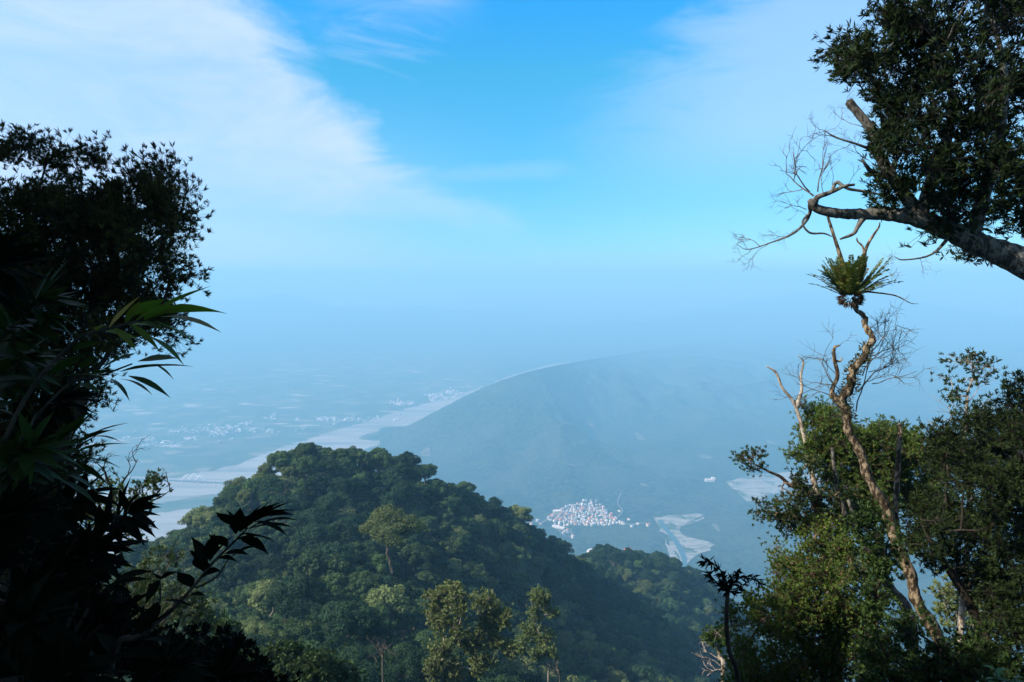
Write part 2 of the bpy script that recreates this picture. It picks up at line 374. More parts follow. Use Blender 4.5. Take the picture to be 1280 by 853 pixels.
def HT(x, y):
    x = np.asarray(x, float); y = np.asarray(y, float)
    r = np.hypot(x, y); yd = np.maximum(y, .40*r+1e-6)
    s = x/yd; D = r/np.sqrt(1+s*s); D = np.where(y >= .40*r, y, D)
    px = np.clip(640+FPX*s, -600, 2199.9)
    ci = np.clip(np.searchsorted(CX, px, 'right')-1, 0, len(CX)-2); cf = (px-CX[ci])/(CX[ci+1]-CX[ci])
    cf = cf*cf*(3-2*cf)*.5+cf*.5
    Dc = np.clip(D, 0, 1899.9); ri = np.clip(np.searchsorted(RR, Dc, 'right')-1, 0, len(RR)-2); rf = (Dc-RR[ri])/(RR[ri+1]-RR[ri])
    z = (CT[ci, ri]*(1-rf)+CT[ci, ri+1]*rf)*(1-cf)+(CT[ci+1, ri]*(1-rf)+CT[ci+1, ri+1]*rf)*cf
    mid = np.clip((D-30)/100, 0, 1)*np.clip((1800-D)/900, 0, 1)
    z = z+fbm(x/60, y/60, 4)*6*mid+fbm(x/350, y/350, 4)*60*np.clip((D-500)/400, 0, 1)*np.clip((1900-D)/600, 0, 1)
    # the big mountain beyond the valley
    h = np.interp(px, _pg, MHs); rc = np.interp(px, _pg, MRCs); rfo = np.interp(px, _pg, MRFs)
    t = (D-rfo)/np.maximum(rc-rfo, 1.)
    up = np.where(t < 1, np.clip(t, 0, 1)**1.12, np.clip(1-(D-rc)/np.interp(px, [480, 620, 760, 900], [350, 450, 800, 1700]), 0, 1)**1.3)
    gul = np.abs(fbm(x/620+3.3, y/900+1.7, 4))
    mtn = h*up-gul*np.clip(h, 0, 330)*1.1*np.clip(t, 0, 1)*np.clip(1.0-t, 0, 1)*2.2*(D > 1900)
    rel = np.clip((px-600)/120, 0, 1)*np.clip(t*3, 0, 1)*np.clip((1-t)*3, 0, 1)
    mtn = mtn+rel*(190*(.5-np.abs(fbm(x/430+9, y/760+5, 4))*1.6))
    z = z+np.where(D > 1900, np.maximum(mtn, 0), 0)
    # low rolling ground on the right of the valley floor
    low = np.clip((px-640)/60, 0, 1)*np.clip((D-1900)/150, 0, 1)*np.clip((rfo-D+120)/200, 0, 1)
    z = z+low*(fbm(x/260, y/260, 3)*24)*np.clip((np.hypot(x-G(850, 668, -900)[0], y-G(850, 668, -900)[1])-250)/150, 0, 1)*np.clip((np.hypot(x-G(955, 608, -900)[0], y-G(955, 608, -900)[1])-260)/150, 0, 1)
    # distant range far beyond
    z = z+np.clip((D-9500)/3500, 0, 1)*np.clip(fbm(x/2600, y/2600, 3)+.45, 0, 1)*650
    return z
def H1(x, y): return float(HT(np.array([x]), np.array([y]))[0])
def hit(px, py, d0=1950., d1=12000., n=2400):
    """where the sight line meets the far ground"""
    q = P(px, py, 1.0); t = np.geomspace(d0, d1, n)
    z = HT(q[0]*t, q[1]*t); below = q[2]*t < z
    i = int(np.argmax(below)) if below.any() else n-1
    return q*t[i]

print('terrain')
az = np.concatenate([np.linspace(-180, -46, 70, endpoint=False), np.linspace(-46, 46, 620, endpoint=False), np.linspace(46, 180, 70, endpoint=False)])
rad = np.concatenate([[0.3], np.geomspace(1, 2300, 190), np.geomspace(2310, 7000, 260), np.geomspace(7050, 14200, 50)])
A, Rg = np.meshgrid(np.radians(az), rad, indexing='ij'); X = np.sin(A)*Rg; Y = np.cos(A)*Rg; Z = HT(X, Y)
na, nr = A.shape
idx = np.arange(na*nr).reshape(na, nr); ia = np.roll(idx, -1, axis=0)
q = np.stack([idx[:, :-1], idx[:, 1:], ia[:, 1:], ia[:, :-1]], -1).reshape(-1, 4)
mb = MB(); mb.add(np.stack([X, Y, Z], -1).reshape(-1, 3), q[:, ::-1])
m, t, o = new_mat('ground_cover')
n_a = noise(t, .045, 6, .75); n_b = noise(t, .0035, 4, .6); n_c = noise(t, .35, 4, .7)
forest = mixc(t, maprange(t, n_a, .38, .62), (.006, .020, .010), (.062, .090, .040))
forest = mixc(t, maprange(t, n_b, .42, .62), forest, mixc(t, .5, forest, (.085, .105, .055)))
c_ = t.nodes.new('ShaderNodeTexCoord'); vo = t.nodes.new('ShaderNodeTexVoronoi'); vo.inputs['Scale'].default_value = .009
mp_ = t.nodes.new('ShaderNodeMapping'); mp_.inputs['Rotation'].default_value = (0, 0, .5); mp_.inputs['Scale'].default_value = (1, 2.2, 1)
t.links.new(c_.outputs['Object'], mp_.inputs[0]); t.links.new(mp_.outputs[0], vo.inputs['Vector'])
sepc = t.nodes.new('ShaderNodeSeparateColor'); t.links.new(vo.outputs['Color'], sepc.inputs[0])
field = ramp(t, sepc.outputs[0], [(0, (.05, .08, .035)), (.4, (.08, .11, .05)), (.7, (.12, .13, .07)), (.88, (.20, .20, .15)), (.96, (.36, .35, .32))], 'CONSTANT')
field = mixc(t, maprange(t, n_b, .45, .6), field, mixc(t, .6, field, (.045, .07, .035)))
at = t.nodes.new('ShaderNodeAttribute'); at.attribute_name = 'plain'
soil = mixc(t, maprange(t, n_c, .4, .6), (.02, .028, .012), (.045, .05, .02))
at2 = t.nodes.new('ShaderNodeAttribute'); at2.attribute_name = 'near'
c = mixc(t, at.outputs['Fac'], forest, field); c = mixc(t, at2.outputs['Fac'], c, soil)
p = principled(t, o, c, .95, .1)
bp = t.nodes.new('ShaderNodeBump'); bp.inputs['Strength'].default_value = 1.0; bp.inputs['Distance'].default_value = 22
hb = math_node(t, 'MULTIPLY', n_a, math_node(t, 'SUBTRACT', 1.0, math_node(t, 'MULTIPLY', at.outputs['Fac'], 1.0)))
t.links.new(hb, bp.inputs['Height']); t.links.new(bp.outputs[0], p.inputs['Normal'])
me = mb.mesh('ground', m, True)
pxg = 640+FPX*X/np.maximum(Y, .4*Rg+1e-6)
plain = ((Z < -897.5) & (Rg > 1900)).astype(float)*np.clip((640-pxg)/60, 0, 1)*np.clip((9000-Rg)/1500, 0, 1)*((pxg < 470) | (Y > np.interp(pxg, MPX, MRC)))
for nm, val in (('plain', plain), ('near', np.clip((40-Rg)/20, 0, 1))):
    a_ = me.attributes.new(nm, 'FLOAT', 'POINT'); a_.data.foreach_set('value', val.ravel().astype(np.float32))
structure('ground', me)

# haze: the air between, one closed box round everything, sky outside
hb_ = MB(); B0 = np.array([(-14900, -14900, -905), (14900, -14900, -905), (14900, 14900, -905), (-14900, 14900, -905), (-14900, -14900, 90), (14900, -14900, 90), (14900, 14900, 90), (-14900, 14900, 90)], float)
hb_.add(B0, [(3, 2, 1, 0), (4, 5, 6, 7), (0, 1, 5, 4), (1, 2, 6, 5), (2, 3, 7, 6), (3, 0, 4, 7)])
m, t, o = new_mat('haze'); pv = t.nodes.new('ShaderNodeVolumePrincipled')
pv.inputs['Color'].default_value = (*HAZE_COLOR, 1); pv.inputs['Density'].default_value = HAZE_DENSITY; pv.inputs['Absorption Color'].default_value = (.15, .06, .0, 1); pv.inputs['Anisotropy'].default_value = 0.0
t.links.new(pv.outputs[0], o.inputs['Volume'])
hz = link('haze', hb_.mesh('haze', m)); hz['kind'] = 'stuff'; hz['label'] = 'blue haze filling the valley air'; hz['category'] = 'haze'
hz.display_type = 'WIRE'

# ------------------------------------------------------------------ river beds, water, scars
def ngon(name, pts, mat, kind='structure', jit=0, seed=0):
    rng = np.random.default_rng(seed); o_ = []
    for i in range(len(pts)):
        a, b = pts[i], pts[(i+1) % len(pts)]; L = np.linalg.norm(b-a); k = max(1, int(L/25)) if jit else 1
        for j in range(k):
            p_ = a+(b-a)*j/k
            if jit and j: p_ = p_+np.array((*rng.normal(0, jit, 2), 0))
            o_.append(tuple(p_))
    me = bpy.data.meshes.new(name); me.from_pydata(o_, [], [tuple(range(len(o_)))]); me.materials.append(mat); me.update()
    if me.polygons[0].normal.z < 0: me.flip_normals()
    ob = link(name, me)
    if kind: ob['kind'] = kind
    return ob
def gravel_mat(name, ca, cb, cc, ang, sc_=.012, veg=False):
    m, t, o = new_mat(name); co = t.nodes.new('ShaderNodeTexCoord'); mp = t.nodes.new('ShaderNodeMapping')
    mp.inputs['Rotation'].default_value = (0, 0, ang); mp.inputs['Scale'].default_value = (.12, 1, 1)
    n_ = t.nodes.new('ShaderNodeTexNoise'); n_.inputs['Scale'].default_value = sc_; n_.inputs['Detail'].default_value = 6; n_.inputs['Distortion'].default_value = .8
    t.links.new(co.outputs['Object'], mp.inputs[0]); t.links.new(mp.outputs[0], n_.inputs['Vector'])
    c = ramp(t, n_.outputs[0], [(.3, ca), (.46, cb), (.55, cc), (.68, cb)])
    if veg: c = mixc(t, maprange(t, noise(t, .012, 5, .7), .50, .60), c, (.05, .075, .035))
    principled(t, o, c, .95, .1); return m
gm = gravel_mat('river_gravel', (.13, .15, .14), (.25, .26, .245), (.34, .34, .32), -.95)
gm2 = gravel_mat('terrace_gravel', (.09, .10, .09), (.21, .22, .20), (.36, .36, .33), .25, .13, True)
Zr = -898.6
up_e = [(712, 452), (690, 455.5), (640, 469), (600, 485), (545, 501), (480, 520), (420, 538), (350, 560), (300, 580), (240, 594), (170, 608), (60, 628), (-150, 668)]
lo_e = [(-150, 720), (40, 668), (150, 640), (230, 624), (300, 612), (380, 590), (450, 566), (480, 552), (530, 530), (580, 506), (620, 486), (668, 468), (700, 461), (716, 457)]
ngon('river_bed', [G(a, b, Zr) for a, b in up_e+lo_e], gm, jit=9, seed=3)
ngon('river_bed', [G(a, b, Zr) for a, b in [(60, 690), (130, 656), (200, 640), (290, 632), (330, 640), (260, 668), (150, 700), (60, 740)]], gm, jit=6, seed=4)
tb = [(817, 647), (845, 644), (886, 642), (876, 650), (856, 657), (849, 663), (853, 669), (872, 674), (894, 681), (889, 688), (872, 693), (864, 699), (858, 706), (845, 690), (836, 676), (826, 661)]
ngon('gravel_terrace', [G(a, b, Zr) for a, b in tb], gm2, jit=7, seed=5)
ngon('gravel_terrace', [G(a, b, Zr) for a, b in [(830, 672), (838, 684), (848, 698), (852, 712), (842, 716), (837, 694)]], gm2, jit=2, seed=6)
ngon('gravel_terrace', [G(a, b, Zr) for a, b in [(906, 603), (930, 596), (985, 590), (1040, 594), (1030, 606), (990, 612), (962, 619), (950, 627), (934, 627), (922, 616)]], gm2, jit=4, seed=7)
m, t, o = new_mat('river_water'); principled(t, o, (.05, .09, .10), .12, .5)
wl = [(822, 650), (829, 661), (838, 672), (846, 684), (852, 698), (856, 716)]; wr = [(858, 716), (859, 698), (853, 684), (845, 672), (835, 661), (827, 650)]
ngon('river_water', [G(a, b, Zr+.8) for a, b in wl+wr], m, jit=0)
m_scar, t, o = new_mat('bare_earth'); principled(t, o, mixc(t, maprange(t, noise(t, .04, 5), .4, .6), (.06, .07, .05), (.15, .14, .11)), .95, .1)
def patch(px, py, wpx, hpx, name, seed, ang=0):
    """bare ground lying on the slope: an uneven disc that follows the terrain"""
    rng = np.random.default_rng(seed); c0 = hit(px, py); e1 = hit(px+wpx/2, py); e2 = hit(px, py-hpx/2)
    ax = np.linalg.norm(e1-c0)*.9; ay = min(np.linalg.norm((e2-c0)[:2]), ax*3); v = []; n, k = 22, 6
    ph = rng.uniform(0, 6, 3)
    for j in range(k+1):
        for i in range(n):
            a = i*2*math.pi/n; f = j/k*(1+.25*math.sin(2*a+ph[0])+.15*math.sin(3*a+ph[1])+.12*math.sin(5*a+ph[2]))
            x_, y_ = math.cos(a)*f*ax, math.sin(a)*f*ay
            x_, y_ = c0[0]+x_*math.cos(ang)-y_*math.sin(ang), c0[1]+x_*math.sin(ang)+y_*math.cos(ang)
            v.append((x_, y_, H1(x_, y_)+3.0))
    q = [(j*n+i, j*n+(i+1) % n, (j+1)*n+(i+1) % n, (j+1)*n+i) for j in range(k) for i in range(n)]
    mbp = MB(); mbp.add(v, q); o_ = link(name, mbp.mesh(name, m_scar, True)); o_['kind'] = 'structure'; return o_
for i, a in enumerate([(532, 567, 15, 9), (776, 617, 5, 5), (800, 547, 14, 8), (738, 532, 18, 3), (718, 583, 14, 3), (805, 607, 10, 3), (895, 660, 9, 14), (880, 572, 18, 5), (965, 554, 9, 6), (706, 663, 16, 7)]):
    patch(a[0], a[1], a[2], a[3], 'bare_slope', 40+i, 0 if i != 7 else .4)

# ------------------------------------------------------------------ houses
print('houses')
def flat(name, c, rough=.8, spec=.2, var=.12):
    m, t, o = new_mat(name); n_ = noise(t, .8, 4)
    principled(t, o, mixc(t, maprange(t, n_, .3, .7), tuple(x*(1-var) for x in c), c), rough, spec); return m
walls = [flat('white_plaster', (.82, .81, .78)), flat('cream_plaster', (.74, .66, .50)), flat('grey_plaster', (.42, .42, .41)), flat('pink_plaster', (.66, .42, .38)), flat('green_plaster', (.62, .70, .48)), flat('tan_plaster', (.60, .50, .36))]
roofs = [flat('grey_roof', (.40, .38, .35)), flat('red_roof', (.48, .16, .11)), flat('blue_roof', (.22, .30, .40)), flat('white_roof', (.72, .72, .70)), flat('brown_roof', (.22, .16, .12))]
winm = flat('window_dark', (.04, .05, .06), .2, .5)
def box(mb, x0, x1, y0, y1, z0, z1, m=0):
    v = [(x0, y0, z0), (x1, y0, z0), (x1, y1, z0), (x0, y1, z0), (x0, y0, z1), (x1, y0, z1), (x1, y1, z1), (x0, y1, z1)]
    mb.add(v, [(3, 2, 1, 0), (4, 5, 6, 7), (0, 1, 5, 4), (1, 2, 6, 5), (2, 3, 7, 6), (3, 0, 4, 7)], m)
def house_mesh(w, d, h, gable, wall, roof, nm='house'):
    mb = MB(); box(mb, -w/2, w/2, -d/2, d/2, -4, h, 0)
    if gable:
        e, rh = .6, w*.2
        v = [(-w/2-e, -d/2-e, h+.05), (w/2+e, -d/2-e, h+.05), (w/2+e, d/2+e, h+.05), (-w/2-e, d/2+e, h+.05), (0, -d/2-e, h+rh), (0, d/2+e, h+rh)]
        mb.add(v, [(1, 2, 5, 4), (3, 0, 4, 5), (3, 2, 1, 0), (0, 1, 4, 4), (2, 3, 5, 5)], 1)
    else:
        box(mb, -w/2-.2, w/2+.2, -d/2-.2, d/2+.2, h+.02, h+.7, 0); box(mb, -w/2+.5, w/2-.5, -d/2+.5, d/2-.5, h+.71, h+.75, 1)
        box(mb, -w*.1, w*.28, -d*.1, d*.3, h+.76, h+3, 0); box(mb, -w*.1-.2, w*.28+.2, -d*.1-.2, d*.3+.2, h+3.01, h+3.2, 1)
    for f in range(int(h//3)):
        for i in range(int(w//3)):
            x = -w/2+1.6+i*3
            for sg in (-1, 1):
                y = sg*(d/2+.01); box(mb, x-.6, x+.6, min(y, y+sg*.06), max(y, y+sg*.06), f*3+1.1, f*3+2.3, 2)
    return mb.mesh(nm, [wall, roof, winm])
rng = np.random.default_rng(11)
WN = ['white', 'cream', 'grey', 'pink', 'pale green', 'tan']; RN = ['grey', 'red', 'blue', 'white', 'brown']
protos = []
for wi in range(6):
    for k in range(5 if wi == 0 else 3 if wi == 1 else 2):
        ri = [0, 3, 1, 2, 4][k % 5] if wi == 0 else int(rng.integers(0, 5)); gb = bool((k+wi) % 2)
        protos.append((house_mesh(rng.uniform(8, 12), rng.uniform(8, 12), rng.choice([3.4, 6.4, 9.4], p=[.3, .5, .2]), gb, walls[wi], roofs[ri]), wi, ri, gb))
wt = np.array([{0: 3., 1: 3.4, 2: .4, 3: .8, 4: .5, 5: 1.}[p_[1]] for p_ in protos]); wt /= wt.sum()
def inside(x, y, poly):
    c = False; n = len(poly)
    for i in range(n):
        x1, y1 = poly[i]; x2, y2 = poly[(i+1) % n]
        if (y1 > y) != (y2 > y) and x < (x2-x1)*(y-y1)/(y2-y1)+x1: c = not c
    return c
vil = [(684, 650), (696, 639), (712, 632), (733, 626), (746, 628), (758, 637), (771, 648), (781, 656), (762, 657), (740, 658), (715, 656), (700, 659)]
vil2 = [(696, 656), (706, 660), (712, 666), (708, 670), (699, 668)]
spots = []
tries = 0
while len(spots) < 225 and tries < 9000:
    tries += 1; px = rng.uniform(682, 784); py = rng.uniform(625, 672)
    if not (inside(px, py, vil) or (inside(px, py, vil2) and rng.random() < .4)): continue
    g = hit(px, py, 2000, 3800, 1200)
    if all((g[0]-s[0])**2+(g[1]-s[1])**2 > 9.3**2 for s in spots): spots.append(g)
print('village houses', len(spots))
for g in spots:
    k = rng.choice(len(protos), p=wt); me, wi, ri, gb = protos[k]
    o = link('house', me); o.location = (g[0], g[1], H1(g[0], g[1])); s = rng.uniform(.65, 1.0); o.scale = (s, s, s)
    o.rotation_euler = (0, 0, rng.choice([.35, .35+math.pi/2])+rng.normal(0, .12))
    tag(o, f"tiny {WN[wi]} house with {'pitched' if gb else 'flat'} {RN[ri]} roof in the packed village below the mountain", 'house', 'houses of the packed village')
m_road, t, o = new_mat('pale_road'); principled(t, o, (.16, .165, .15), .9, .1)
def road(pts, w, seed):
    q_ = smooth_line(pts, 8); g = np.array([hit(a, b, 1950, 6000, 1600) for a, b in q_]); d = nrm(np.gradient(g[:, :2], axis=0)); n_ = np.stack([-d[:, 1], d[:, 0]], 1)*w/2
    L_ = g[:, :2]+n_; R2 = g[:, :2]-n_; v = [(x, y, H1(x, y)+3.5) for x, y in L_]+[(x, y, H1(x, y)+3.5) for x, y in R2]; n = len(g)
    mr = MB(); mr.add(v, [(n+i, n+i+1, i+1, i) for i in range(n-1)]); structure('road', mr.mesh('road', m_road))
road([(780, 656), (790, 657), (800, 655), (812, 656)], 9, 1); road([(684, 651), (676, 655), (668, 653)], 7, 2); road([(697, 660), (704, 670), (716, 672), (712, 664)], 7, 3)
road([(770, 650), (778, 640), (772, 630), (776, 618)], 5, 4); road([(905, 601), (880, 600), (850, 596), (820, 598)], 5, 5)
for px, py in [(672, 652), (676, 656), (790, 659), (797, 656), (774, 640), (716, 673), (893, 600), (664, 656), (810, 658), (786, 650)]:
    g = hit(px, py, 2000, 5000, 1200); k = rng.choice(len(protos), p=wt); me, wi, ri, gb = protos[k]
    o = link('house', me); o.location = (g[0], g[1], H1(g[0], g[1])); o.rotation_euler = (0, 0, rng.uniform(0, 3)); tag(o, f"tiny {WN[wi]} outlying house with {'pitched' if gb else 'flat'} {RN[ri]} roof standing apart from the packed village", 'house', 'outlying houses below the mountain')
def building(name, label, px, py, parts, rot=0., d0=2000):
    g = hit(px, py, d0, 9000); t_ = thing(name, label, 'building', (g[0], g[1], H1(g[0], g[1]))); t_.rotation_euler = (0, 0, rot)
    for nm, fn, mats in parts:
        b_ = MB(); fn(b_); link(nm, b_.mesh(nm, mats), t_)
    return t_
def wins(b, w, d, h, step=4):
    for f in range(int(h//3.2)):
        for i in range(int(w//step)):
            x = -w/2+step/2+i*step; box(b, x-.9, x+.9, -d/2-.1, -d/2-.01, f*3.2+1.2, f*3.2+2.5)
building('school_building', 'largest pale cream block at the left edge of the packed village', 696, 643, [('wall', lambda b: box(b, -14, 14, -8, 8, -5, 13), walls[4]), ('roof', lambda b: box(b, -14.6, 14.6, -8.6, 8.6, 13.02, 14), roofs[3]), ('window', lambda b: wins(b, 28, 16, 13), winm)], .1)
building('long_building', 'long white block below the left end of the packed village', 698, 661, [('wall', lambda b: box(b, -24, 24, -6, 6, -5, 7), walls[0]), ('roof', lambda b: box(b, -24.6, 24.6, -6.6, 6.6, 7.02, 8), roofs[3]), ('window', lambda b: wins(b, 48, 12, 7), winm)], -.6)
building('long_building', 'white L-shaped block alone on the slope above the gravel terrace', 887, 602, [('wall', lambda b: (box(b, -20, 20, -7, 7, -5, 9), box(b, 8, 20, -6.9, 7.1, 9.01, 17)), walls[0]), ('roof', lambda b: (box(b, -20.5, 7.9, -7.5, 7.5, 9.02, 10), box(b, 7.9, 20.5, -7.5, 7.5, 17.02, 18)), roofs[3]), ('window', lambda b: wins(b, 40, 14, 9), winm)], 0)
def dome(b, r=20, h=9):
    n, k = 28, 8; v = []; q = []
    for j in range(k+1):
        a = j/k*math.pi/2*.94
        for i in range(n): v.append((math.cos(i*2*math.pi/n)*r*math.cos(a), math.sin(i*2*math.pi/n)*r*math.cos(a), 10+h*math.sin(a)))
    for j in range(k):
        for i in range(n): q.append((j*n+i, j*n+(i+1) % n, (j+1)*n+(i+1) % n, (j+1)*n+i))
    b.add(v, q)
def drum(b, r=19, z0=-6, z1=9.9, n=28):
    v = [(math.cos(i*2*math.pi/n)*r, math.sin(i*2*math.pi/n)*r, z) for z in (z0, z1) for i in range(n)]
    b.add(v, [(i, (i+1) % n, n+(i+1) % n, n+i) for i in range(n)])
building('domed_hall', 'white hall with a shallow domed roof just above the nearer ridge', 741, 694, [('wall', lambda b: drum(b), walls[0]), ('roof', lambda b: dome(b), roofs[3])], 0)
def redroof(b):
    w, d, h = 13, 9, 7; v = [(-w, -d, h), (w, -d, h), (w, d, h), (-w, d, h), (-w*.55, 0, h+7), (w*.55, 0, h+7)]
    b.add(v, [(0, 1, 5, 4), (2, 3, 4, 5), (3, 0, 4, 4), (1, 2, 5, 5), (3, 2, 1, 0)])
building('red_roofed_house', 'house with a bright red roof just above the nearer ridge', 785, 690, [('wall', lambda b: box(b, -11, 11, -8, 8, -6, 6.98), walls[0]), ('roof', redroof, flat('bright_red_roof', (.75, .12, .08)))], .2)
# far town along the plain
far_line = smooth_line([(170, 546), (240, 541), (320, 528), (400, 517), (470, 508), (540, 497), (600, 489)], 10)
def town_spot():
    while True:
        u = rng.uniform(0, 1)**.8; i = int(u*(len(far_line)-1)); a, b = far_line[i]
        px = a+rng.normal(0, 14); py = b+rng.normal(0, 3.0)+abs(rng.normal(0, 6))*(px < 520)
        if 150 < px < 640 and vnoise(np.array([px/17.]), np.array([py/5.]))[0] > -.02: return G(px, py, -900)
sheds = [house_mesh(rng.uniform(14, 24), rng.uniform(12, 20), rng.choice([6., 9., 12.]), i % 2 == 0, walls[[0, 0, 1][i % 3]], roofs[[3, 0, 3, 2][i % 4]]) for i in range(5)]
for i in range(65):
    g = town_spot(); o = link('house', sheds[i % 5]); o.location = (g[0], g[1], -900); o.rotation_euler = (0, 0, .5+rng.normal(0, .15)); s = rng.uniform(.55, .95); o.scale = (s, s, s)
    tag(o, 'pale block of the far hazy town on the plain beyond the river', 'building', 'buildings of the far town')
mbt = MB()
for i in range(520):
    g = town_spot(); w, d, h = rng.uniform(8, 18), rng.uniform(8, 14), rng.uniform(4, 12)
    b_ = MB(); box(b_, -w/2, w/2, -d/2, d/2, -1, h); v = b_.v[0]; a = .5+rng.normal(0, .1); ca, sa = math.cos(a), math.sin(a)
    v2 = np.stack([v[:, 0]*ca-v[:, 1]*sa+g[0], v[:, 0]*sa+v[:, 1]*ca+g[1], v[:, 2]-900], 1); mbt.add(v2, b_.q[0], int(rng.random() < .75))
o = link('far_town', mbt.mesh('far_town', [walls[0], walls[2]])); o['kind'] = 'stuff'; o['label'] = 'hazy mass of small town buildings'; o['category'] = 'town'
# arched bridge over the wide river bed
g0 = G(196, 601, Zr); g1 = G(330, 607, Zr); dv = g1-g0; Lb = np.linalg.norm(dv[:2]); ang = math.atan2(dv[1], dv[0])
br = thing('arched_bridge', 'white three-arched road bridge crossing the wide grey river bed', 'bridge', tuple(g0)); br.rotation_euler = (0, 0, ang)
b_ = MB(); box(b_, -150, Lb+60, -7, 7, 9, 11.5); link('deck', b_.mesh('deck', flat('concrete', (.33, .33, .32))), br)
s0 = Lb*.246; span = Lb*.062
for i in range(3):
    for sg in (-1, 1):
        b_ = MB(); xs = np.linspace(0, span*1.25, 20)+s0+i*span*1.0; tt = np.linspace(0, 1, 20)
        tube(b_, np.stack([xs, np.full(20, sg*7.5), 11+4*(26 if i == 1 else 20)*tt*(1-tt)], 1), np.full(20, 1.5), 6); link('arch', b_.mesh('arch', flat('white_steel', (.85, .85, .84), .5)), br)
for i in range(9):
    b_ = MB(); x = -100+i*(Lb+100)/8; box(b_, x-2, x+2, -5, 5, -3, 8.98); link('pier', b_.mesh('pier', flat('concrete_pier', (.5, .5, .48))), br)

# ------------------------------------------------------------------ trees on the near hill
print('hill trees')
def hill_crown(seed, R, Hh, nleaf, lsize, mat, openness=0.):
    """returns (crown mesh, trunk mesh); origin at the base, crown top at Hh"""
    rng = np.random.default_rng(seed); mb = MB(); ncl = int(rng.integers(34, 52)); cs = []
    for i in range(ncl):
        u = rng.normal(size=3); u /= np.linalg.norm(u); u[2] = abs(u[2])*1.1-.25
        f = rng.uniform(.45, 1.02); cs.append((u[0]*R*f, u[1]*R*f, Hh-R*.85+u[2]*R*.72*f, R*rng.uniform(.12, .29)))
    cs.append((0, 0, Hh-R*.5, R*.4)); cs = np.array(cs)
    if openness: cs[:, 3] *= 1-openness*.4
    w = cs[:, 3]**2; k = rng.choice(len(cs), nleaf, p=w/w.sum())
    u = nrm(rng.normal(size=(nleaf, 3))+np.array((0, 0, .35))); f = (rng.uniform(.7, 1.08, nleaf)+.22*(rng.random(nleaf) < .06))[:, None]
    p = cs[k, :3]+u*cs[k, 3:4]*f*np.array((1, 1, .75))
    out = nrm(u*.9+nrm(p-np.array((0, 0, Hh-R)))*.3+rng.normal(0, .5, (nleaf, 3)))
    dd = nrm(np.cross(out, nrm(rng.normal(size=(nleaf, 3))))); L = rng.uniform(.7, 1.3, nleaf)*lsize
    leaves_diamond(mb, p-dd*L[:, None]*.5, dd, L, L*.75, rng, 0, out, .1)
    crown = mb.mesh('crown', mat)
    mt = MB(); nodes, par, cnt, tips = skeleton((0, 0, -2.), cs[:, :3]*np.array((.9, .9, 1)), rng, 1.3, .35, .12); skel_tubes(mt, nodes, par, cnt, rng, .07, .42, 5)
    return crown, mt.mesh('trunk', M['bark_pale'] if openness else M['bark_grey'])
KD = [('hill_dark', 'dark green'), ('hill_mid', 'mid green'), ('hill_pale', 'pale olive green')]
PR = []
for i in range(12):
    kd = [0, 0, 0, 0, 0, 1, 1, 1, 1, 2, 2, 2][i]; Rk = [5.2, 4.4, 4.8, 3.8, 5.6, 4.8, 5.2, 4.0, 4.4, 4.6, 5.0, 3.8][i]; Hk = Rk*1.0+[6, 5.5, 6.5, 4.5, 6, 6, 5, 5, 6, 6, 6, 5][i]
    PR.append((hill_crown(100+i, Rk, Hk, 7000, .40, M[KD[kd][0]]), hill_crown(100+i, Rk, Hk, 15000, .27, M[KD[kd][0]]), kd, Rk, Hk))
rng = np.random.default_rng(5)
cand = []
yy = 42.
while yy < 520:
    sp_ = 6.6 if yy < 300 else 6.8
    x0, x1 = (60-640)/FPX*yy-5, (1010-640)/FPX*yy+5
    for x in np.arange(x0, x1, sp_): cand.append((x+rng.uniform(-2.8, 2.8), yy+rng.uniform(-2.8, 2.8)))
    yy += sp_*.92
cand = np.array(cand); zz = HT(cand[:, 0], cand[:, 1])
big = vnoise(cand[:, 0]/45+7, cand[:, 1]/45+3)
trees = []
for (x, y), z, bn in zip(cand, zz, big):
    pxx = 640+FPX*x/y
    if y < 60 and abs(pxx-600) < 420 and rng.random() < .35: continue
    pr = rng.random()
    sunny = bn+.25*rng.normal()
    k = rng.choice([9, 10, 11]) if sunny > .40 and y > 100 else rng.choice([5, 6, 7, 8]) if sunny > -.02 else rng.choice([0, 1, 2, 3, 4])  # paler leaf colour paints sunlit stretches, darker the shaded; none pale close by
    s = rng.uniform(.6, 1.02)*(1.15 if rng.random() < .12 else 1)
    if y < 75: s *= .8
    trees.append([x, y, z+rng.uniform(-2.5, 2.0), int(k), s, 0.])
# sight-line test from the camera, column by column: which ones can be seen
trees.sort(key=lambda a: a[1]); hz_ = np.full(700, -9.)
vis = []; rest = []
for tr in trees:
    x, y, z, k, s, _ = tr; top = z+PR[k][4]*s; e = top/y; r = PR[k][3]*s*.7; c0 = int((320+FPX/2*(x-r)/y)); c1 = int((320+FPX/2*(x+r)/y))
    c0, c1 = max(c0, 0), min(max(c1, c0+1), 699)
    seen = float(np.mean(np.clip(e-hz_[c0:c1+1], 0, None)))*y/PR[k][3] if c1 > c0 else 0
    if e < -.66: seen = 0.
    tr[5] = min(seen, 1.)*(PR[k][3]*s/y)
    if seen > .02: vis.append(tr)
    elif seen > -.1: rest.append(tr)
    hz_[c0:c1+1] = np.maximum(hz_[c0:c1+1], e)
vis.sort(key=lambda a: -a[5])
ind, more = vis[:285], vis[285:]
more = more+[r_ for r_ in rest if r_[1] < 480]
print('hill trees', len(vis), len(more))
